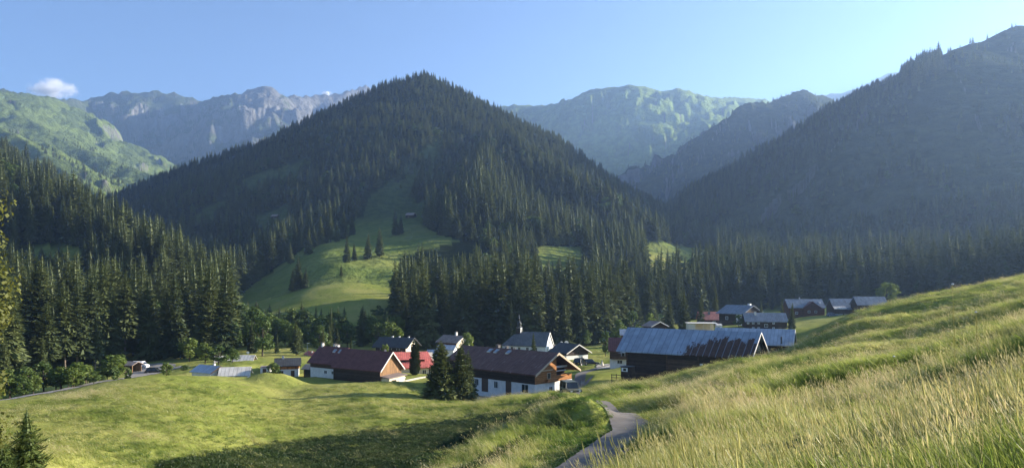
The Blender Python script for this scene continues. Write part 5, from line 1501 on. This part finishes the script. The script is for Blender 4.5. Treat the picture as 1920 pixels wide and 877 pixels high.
# leafy trees and bushes
BT = []
for k in range(5):
    r_ = bpy.data.objects.new('leafy_tree', None); link(r_)
    broad_crown(600 + k, blobs=22 + 2 * k, leaves=70, R=(.34, .38, .30, .42, .26)[k], z0=.14, leaf=.036).obj('crown', 'broad_leaves' if k % 2 else 'bright_leaves', r_)
    broad_trunk(600 + k).obj('trunk', 'bark', r_); BT.append(r_)
BS = []
for k in range(3):
    g = broad_crown(650 + k, blobs=14, leaves=60, R=.62, z0=-.12, leaf=.075, shape=.6)
    o = g.obj('bush', ('broad_leaves', 'bright_leaves', 'broad_leaves')[k]); BS.append(o)
LEAFY = [  # column, base, top, metres, width factor, kind, label
 (745,640,592,262,1.2,0,'broad bright green tree behind the dark-roofed chalet'),(728,638,600,275,1.0,1,'rounded tree left of the broad bright one'),(877,655,622,236,1.1,2,'bright round tree at the cream gable of the chalet'),
 (355,690,644,205,1.2,0,'round-headed tree with visible stem beside the strip of lawn'),(385,692,652,196,1.1,0,'leafy tree just right of the round-headed one'),(410,694,658,188,1.3,1,'broad leafy tree between the shed roofs'),
 (436,694,668,192,1.2,3,'low leafy tree in front of the beige shed'),(492,692,618,212,.8,1,'tall dense leafy tree left of the small orange-walled house'),(475,680,600,236,.7,3,'tall leafy tree rising behind the dense one'),
 (514,704,680,158,1.3,3,'pale feathery small tree in front of the orange-walled house'),(312,704,678,164,1.2,0,'light green small tree beside the parking area'),(228,682,664,196,1.2,3,'small round tree behind the timber shelter'),
 (600,668,618,230,.8,1,'leafy tree at left end of the maroon farmhouse'),(1663,572,528,330,1.4,0,'round pale green tree behind the far grey barn'),
 (1100,640,618,262,1.2,3,'small round tree in shadow right of the chapel'),(1185,618,584,268,1.3,1,'broad leafy tree at the hill foot behind the barn'),(1218,612,586,275,1.0,0,'bright tree just above the barn ridge'),(1160,640,600,232,.9,3,'leafy tree beside the dark red roof'),(1135,652,622,214,1.0,1,'low leafy tree left of the dark red roof'),
 (1385,608,590,252,1.4,1,'dark rounded tree in front of the blue-grey farmhouse'),(424,600,545,300,.7,4,'slim lit leafy tree at the forest edge above the sheds'),(455,640,570,280,.7,1,'lit leafy tree high at the forest edge'),
 (530,645,606,290,1.2,0,'lit leafy tree in the band below the hill meadow, left part'),(560,648,610,290,1.2,1,'leafy tree in the band below the hill meadow beside the slim conifer'),(585,650,606,285,1.0,3,'tree in the band below the hill meadow above the small red roof'),(640,640,600,300,1.3,1,'dark leafy tree in the band below the hill meadow above the maroon roof'),(690,640,600,300,1.2,3,'dim leafy tree above the dark-roofed chalet'),
 (800,640,606,290,1.2,1,'dim leafy tree behind the twin conifer tops'),(870,636,600,300,1.2,3,'dim leafy tree above the bright round one'),(912,632,598,300,1.2,1,'leafy tree with lit rim left of the chapel turret'),
 (20,742,690,146,1.2,0,'lit shrubby tree at the far left in front of the spruces'),(48,738,688,147,1.1,3,'second lit shrubby tree from the left edge'),(82,734,680,150,1.2,1,'shrubby tree before the pale trunks'),(105,730,690,149,1.2,0,'light shrubby tree between two pale trunks'),(138,728,692,148,1.3,0,'bright bushy tree right of the pale trunks'),(176,720,696,150,1.2,1,'low bushy tree left of the timber shelter'),
]
for k, (px, base, top, d, w, kd, lab) in enumerate(LEAFY):
    o = new_of(BT, kd); p = W(px, base, d); zg = gz(p[0], p[1]); h = (HY - top) / F * d - zg
    hv = (base - top) / F * d
    h = max(h, hv); place(o, p[0], p[1], h, max(hv, h * .6) * w * 1.15, zg); tag(o, lab, 'leafy tree', 'leafy trees round the village')
for k in range(17):
    px = random.uniform(-30, 222); d = np.interp(px, [-30, 60, 140, 222], [137, 141, 150, 164]) + random.uniform(-1, 5); x, y = (px - CX) / F * d, d; z = gz(x, y)
    h = random.uniform(24, 50) / F * d; o = copy_thing(BT[random.choice((0, 0, 1, 2, 3))]); place(o, x, y, h, h * random.uniform(1.1, 1.7), z)
    tag(o, 'shrubby leafy tree in the row between valley road and tall spruces at far left', 'leafy tree', 'shrubby row by the valley road')
n_band = 0
while n_band < 42:
    px, d = random.uniform(425, 765), random.uniform(238, 312)
    x, y = (px - CX) / F * d, d; z = gz(x, y); row = HY - F * z / d
    if row < 628: continue
    h = random.uniform(28, 56) / F * d; o = copy_thing(BT[random.choice((0, 1, 1, 3, 3, 4))])
    place(o, x, y, h, h * random.uniform(.95, 1.45), z); n_band += 1
    tag(o, 'rounded leafy tree in the mixed belt between lit hill meadow and village', 'leafy tree', 'leafy belt below the hill meadow')
BUSH = [(214,706,688,158,0,'low bright bush at the roadside left of the shelter'),(240,704,690,162,2,'dark bush beside the shelter'),(1767,558,549,156,0,'round bush on the meadow skyline, left of three'),(1786,554,544,156,2,'middle bush on the meadow skyline'),(1806,551,541,156,1,'right bush of three on the meadow skyline'),(1857,537,527,156,1,'small pale bush high on the meadow skyline'),
 (723,664,645,180,1,'yellow-green bush behind the maroon gable'),(1240,622,606,232,1,'bright low bush showing over the barn ridge'),(345,700,684,182,2,'dark low bush beside the blue shed roof')]
for k, (px, base, top, d, kd, lab) in enumerate(BUSH):
    key = (id(BS), kd)
    o = BS[kd] if key not in used_first else BS[kd].copy()
    if key in used_first: col.objects.link(o)
    used_first.add(key)
    p = W(px, base, d); zg = gz(p[0], p[1]); h = max((HY - top) / F * d - zg, .8)
    ww = 1.2; hv = max((base - top) / F * d, .8)
    place(o, p[0], p[1], h, hv * ww * .75, zg); tag(o, lab, 'bush', 'bushes')
# ------------------------------------------------------------------ the hay: tufts of blades and flowering stalks
def tuft(seed, n, rad, h0, h1, w, mat, bend=.45, lean=.15, head=False):
    r_ = random.Random(seed); g = Geo()
    for b in range(n):
        a = r_.uniform(0, 6.28); q = rad * math.sqrt(r_.random())
        x, y = q * math.cos(a), q * math.sin(a); h = r_.uniform(h0, h1)
        d = r_.gauss(math.pi, 1.1); k = h * r_.uniform(.1, bend); dx, dy = math.cos(d) * k - lean * h, math.sin(d) * k
        f = r_.uniform(0, 3.14); wx, wy = math.cos(f) * w * r_.uniform(.7, 1.3), math.sin(f) * w
        pts = [(x + dx * t * t, y + dy * t * t, h * (t - .12 * t * t * (k / h) * 2) - .03) for t in (0, .4, .75, 1)]
        if head:
            ws = (.35, .3, .25, .2)
        else: ws = (1, .95, .6, .06)
        for i in range(3):
            p, s_ = pts[i], pts[i + 1]
            g.q((p[0] - wx * ws[i], p[1] - wy * ws[i], p[2]), (p[0] + wx * ws[i], p[1] + wy * ws[i], p[2]), (s_[0] + wx * ws[i + 1], s_[1] + wy * ws[i + 1], s_[2]), (s_[0] - wx * ws[i + 1], s_[1] - wy * ws[i + 1], s_[2]), mat)
        if head:
            p = pts[3]; L = h * r_.uniform(.10, .2); ww = w * r_.uniform(.6, 1.25); ux, uy = dx * .5, dy * .5
            for c in range(2):
                cx, cy = (math.cos(f + c * 1.57) * ww, math.sin(f + c * 1.57) * ww)
                g.q(p, (p[0] + ux * L + cx, p[1] + uy * L + cy, p[2] + L * .45), (p[0] + ux * 2 * L, p[1] + uy * 2 * L, p[2] + L), (p[0] + ux * L - cx, p[1] + uy * L - cy, p[2] + L * .4), mat)
    return g
GP = []
for k in range(4): GP.append(tuft(900 + k, 30, .20, .30, .62, .0055, 0).arrays())
for k in range(3):
    g = tuft(920 + k, 12, .20, .30, .55, .0055, 0); g2 = tuft(930 + k, 9, .20, .50, .85, .006, 1, .35, .12, True)
    o_ = len(g.V); g.V += g2.V; g.F4 += [tuple(o_ + i for i in f) for f in g2.F4]; g.M4 += g2.M4; GP.append(g.arrays())
GP.append(tuft(940, 34, .2, .15, .36, .008, 2).arrays())
# broad-leaved herbs: docks and lady's mantle, low and dark between the blades
def herb(seed):
    r_ = random.Random(seed); g = Geo()
    for b in range(22):
        a = r_.uniform(0, 6.28); L = r_.uniform(.12, .30); z = r_.uniform(.08, .34); w = L * r_.uniform(.22, .4); c, s_ = math.cos(a), math.sin(a); r0 = r_.uniform(.02, .1)
        g.q((c * r0, s_ * r0, z * .4), (c * (r0 + L * .5) - s_ * w, s_ * (r0 + L * .5) + c * w, z), (c * (r0 + L), s_ * (r0 + L), z * r_.uniform(.6, 1.1)), (c * (r0 + L * .5) + s_ * w, s_ * (r0 + L * .5) - c * w, z), 2)
    return g
for k in range(2): GP.append(herb(950 + k).arrays())
SHADOW_BAND = [[(290,868),(400,853),(500,837),(600,824),(720,808),(850,790),(960,774),(1035,766),(1034,771),(960,792),(850,836),(760,925),(280,925)],
        [(1048,790),(1052,799),(965,850),(900,900),(850,900),(930,846)]]  # outline of the ground shadow, filled with dark tufts
def shadow_points():
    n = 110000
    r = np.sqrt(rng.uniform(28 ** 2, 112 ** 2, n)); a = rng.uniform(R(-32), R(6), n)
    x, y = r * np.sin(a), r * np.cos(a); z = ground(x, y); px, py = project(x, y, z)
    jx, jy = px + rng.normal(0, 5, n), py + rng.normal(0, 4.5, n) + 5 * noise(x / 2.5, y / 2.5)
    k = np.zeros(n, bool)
    for poly in SHADOW_BAND: k |= inside(jx, jy, poly)
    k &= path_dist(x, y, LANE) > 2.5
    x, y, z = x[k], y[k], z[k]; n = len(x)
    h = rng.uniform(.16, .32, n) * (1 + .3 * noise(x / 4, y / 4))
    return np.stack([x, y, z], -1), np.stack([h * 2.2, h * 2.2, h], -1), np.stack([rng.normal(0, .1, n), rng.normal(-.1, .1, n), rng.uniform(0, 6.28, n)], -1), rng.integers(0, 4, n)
mat_blade("shadow_blades", [(.016, .034, .008), (.026, .050, .011), (.040, .068, .016), (.075, .095, .026)], .2)  # blades coloured dark to stand for the shadow lying in the hollow
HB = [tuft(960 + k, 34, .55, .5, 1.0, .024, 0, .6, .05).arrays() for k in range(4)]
shadow_obj = scatter('shadow_tufts', HB, *shadow_points(), ['shadow_blades'])
tag(shadow_obj, 'dark tufts painting the cast shadow in the hollow below the meadow terrace', 'shadow_tufts', kind='stuff')
def grass_points():
    P, S, Ro, I = [], [], [], []
    for (r0, r1, dens, sx, sh) in [(2.5, 9, 46, 1.0, 1.0), (9, 18, 24, 1.15, 1.0), (18, 36, 11, 1.5, 1.0), (36, 70, 5.0, 2.1, .95), (70, 118, 2.1, 3.0, .9), (118, 170, 1.0, 4.0, .8)]:
        area = (r1 ** 2 - r0 ** 2) * R(110) / 2
        n = int(area * dens)
        r = np.sqrt(rng.uniform(r0 ** 2, r1 ** 2, n)); a = rng.uniform(R(-46), R(64), n)
        x, y = r * np.sin(a), r * np.cos(a)
        z = ground(x, y); px, py = project(x, y, z + .5)
        k = (py < 1350) & (px > -480) & (px < 3900)
        dl = path_dist(x, y, LANE); k &= dl > 1.08 + .22 * noise(x * 1.3, y * 1.3)
        # hay only on this side of the hump; the village lawns are mown
        lim = np.interp(px, [-200, 0, 300, 480, 535, 600, 760, 850, 1000, 1060, 1110, 1180, 1300, 1400, 1500, 1600, 2000], [100, 104, 124, 126, 128, 134, 142, 128, 126, 118, 124, 120, 116, 112, 150, 170, 170])
        k &= r < lim
        in_shadow_band = np.zeros(n, bool)
        for poly in SHADOW_BAND: in_shadow_band |= inside(px, project(x, y, z)[1], poly)
        k &= ~(in_shadow_band & (rng.random(n) < .93))
        # shorter where the meadow was grazed: patches
        pn = fbm(x / 14, y / 14, 3)
        k &= rng.random(n) < (np.where(px < 800, .62, .95) + .3 * pn)
        x, y, z, px, dl, pn, r = (v[k] for v in (x, y, z, px, dl, pn, r)); n = len(x)
        hs = sh * np.clip(1 + .45 * pn + rng.normal(0, .16, n), .4, 1.7) * np.where(px < 900, .62, 1.0) * np.clip((dl - .9) / 2.5, .45, 1)
        idx = np.where(rng.random(n) < np.clip(.30 + .5 * fbm(x / 9 + 40, y / 9, 2), .05, .9), rng.integers(4, 7, n), rng.integers(0, 4, n))
        idx = np.where((dl < 3.4) & (rng.random(n) < .75) & (x < 6), 7, idx)
        wd = fbm(x / 3.5 + 9, y / 3.5, 2); idx = np.where((wd > .3) & (r < 17) & (rng.random(n) < .6), rng.integers(8, 10, n), idx)
        sxx = sx * rng.uniform(.8, 1.25, n)
        P.append(np.stack([x, y, z], -1)); S.append(np.stack([sxx, sxx, hs], -1))
        Ro.append(np.stack([rng.normal(0, .10, n), rng.normal(-.16, .12, n), rng.uniform(-.9, .9, n)], -1)); I.append(idx)
    return np.concatenate(P), np.concatenate(S), np.concatenate(Ro), np.concatenate(I)
gp = grass_points(); print("tufts", len(gp[0]))
grass = scatter('grass', GP, gp[0], gp[1], gp[2], gp[3], ['grass_blades', 'grass_stalks', 'verge_blades'])
tag(grass, 'tall backlit hay grass with straw-coloured seed heads over the meadow', 'grass', kind='stuff')
# a few single flower heads that stand out
for px, row, d, hgt, mt, lab in [(1786, 533, 5.5, .9, 'seed_white', 'white seed head on a thin stalk on the right meadow skyline'), (1676, 668, 6.5, .55, 'seed_white', 'small white flower amid the right-hand grass, lower one'), (1830, 585, 6.0, .6, 'seed_white', 'small white flower amid the right-hand grass, upper one')]:
    p = W(px, row, d); o = bpy.data.objects.new('flower', None); link(o); zg = gz(p[0], p[1]); o.location = (p[0], p[1], zg); h = p[2] - zg
    st = Geo(); st.tube([(.05, .02, -.05), (.03, 0, h * .5), (0, 0, h)], [.004, .003, .002], 5); st.obj('stem', 'grass_stalks', o)
    hd = MB().lathe([(0, h - .006), (.007, h - .003), (.010, h + .002), (.006, h + .007), (0, h + .009)], (0, 0, 0), 9); hd.obj('flower_head', mt, o, True)
    tag(o, lab, 'flower')
# ------------------------------------------------------------------ the air
def build_haze(density=.000122, color=(.40, .60, .98), aniso=.48):
    x0, x1, y0, y1, z0, z1 = -6300, 6300, -6300, 6300, -420, 1480
    V = np.array([(x, y, z) for x in (x0, x1) for y in (y0, y1) for z in (z0, z1)], float)
    Q = [(0, 1, 3, 2), (4, 6, 7, 5), (0, 4, 5, 1), (2, 3, 7, 6), (0, 2, 6, 4), (1, 5, 7, 3)]
    s = NT("haze")
    v = s.n("VolumePrincipled")
    v.inputs["Color"].default_value = (*color, 1); v.inputs["Density"].default_value = density; v.inputs["Anisotropy"].default_value = aniso
    s.t.links.new(v.outputs[0], s.out.inputs[1])
    o = mesh_np('haze', V, [Q], 'haze', False)
    tag(o, 'thin blue evening haze filling the whole valley', 'haze', kind='stuff')
build_haze()
# ------------------------------------------------------------------ clouds far behind the ridges
def cloud(px, row, d, wpx, hpx, seed, label):
    c = W(px, row, d); sx, sz = wpx / F * d / 2, hpx / F * d / 2
    s = NT("cloud_vapour_%d" % seed)
    tc = s.n("TexCoord"); v = tc.outputs["Object"]
    sp_ = s.n("SeparateXYZ", {0: v})
    x, y, z = sp_.outputs
    r2 = s.math('ADD', s.math('ADD', s.math('POWER', x, 2.0), s.math('POWER', y, 2.0)), s.math('POWER', s.math('MULTIPLY', z, 1.05), 2.0))
    mp = s.n("Mapping", {0: v}); mp.inputs[1].default_value = (seed * 3.1, seed, seed * 1.7); mp.inputs[3].default_value = (1.5, 1.5, .9)
    n1 = s.noise(mp.outputs[0], 1.7, 5, .6)
    f = s.math('SUBTRACT', s.math('ADD', s.math('MULTIPLY', n1, 2.0), .05), s.math('ADD', r2, .75))
    de = s.math('MULTIPLY', s.ramp(f, -.05, .45), 9.0 / sx)
    vol = s.n("VolumePrincipled"); vol.inputs["Color"].default_value = (.95, .95, .97, 1); s.link(de, vol.inputs["Density"]); vol.inputs["Anisotropy"].default_value = .2
    s.t.links.new(vol.outputs[0], s.out.inputs[1])
    g = MB().lathe([(0, -1), (.7, -.72), (1, 0), (.7, .72), (0, 1)], (0, 0, 0), 16)
    o = g.obj('cloud', "cloud_vapour_%d" % seed); o.location = c; o.scale = (sx, sx * .6, sz)
    tag(o, label, 'cloud')
cloud(98, 168, 8200, 150, 66, 3, 'small white cloud behind the green ridge at far left')
cloud(612, 176, 8600, 34, 16, 5, 'tiny white wisp of cloud above the grey ridge')
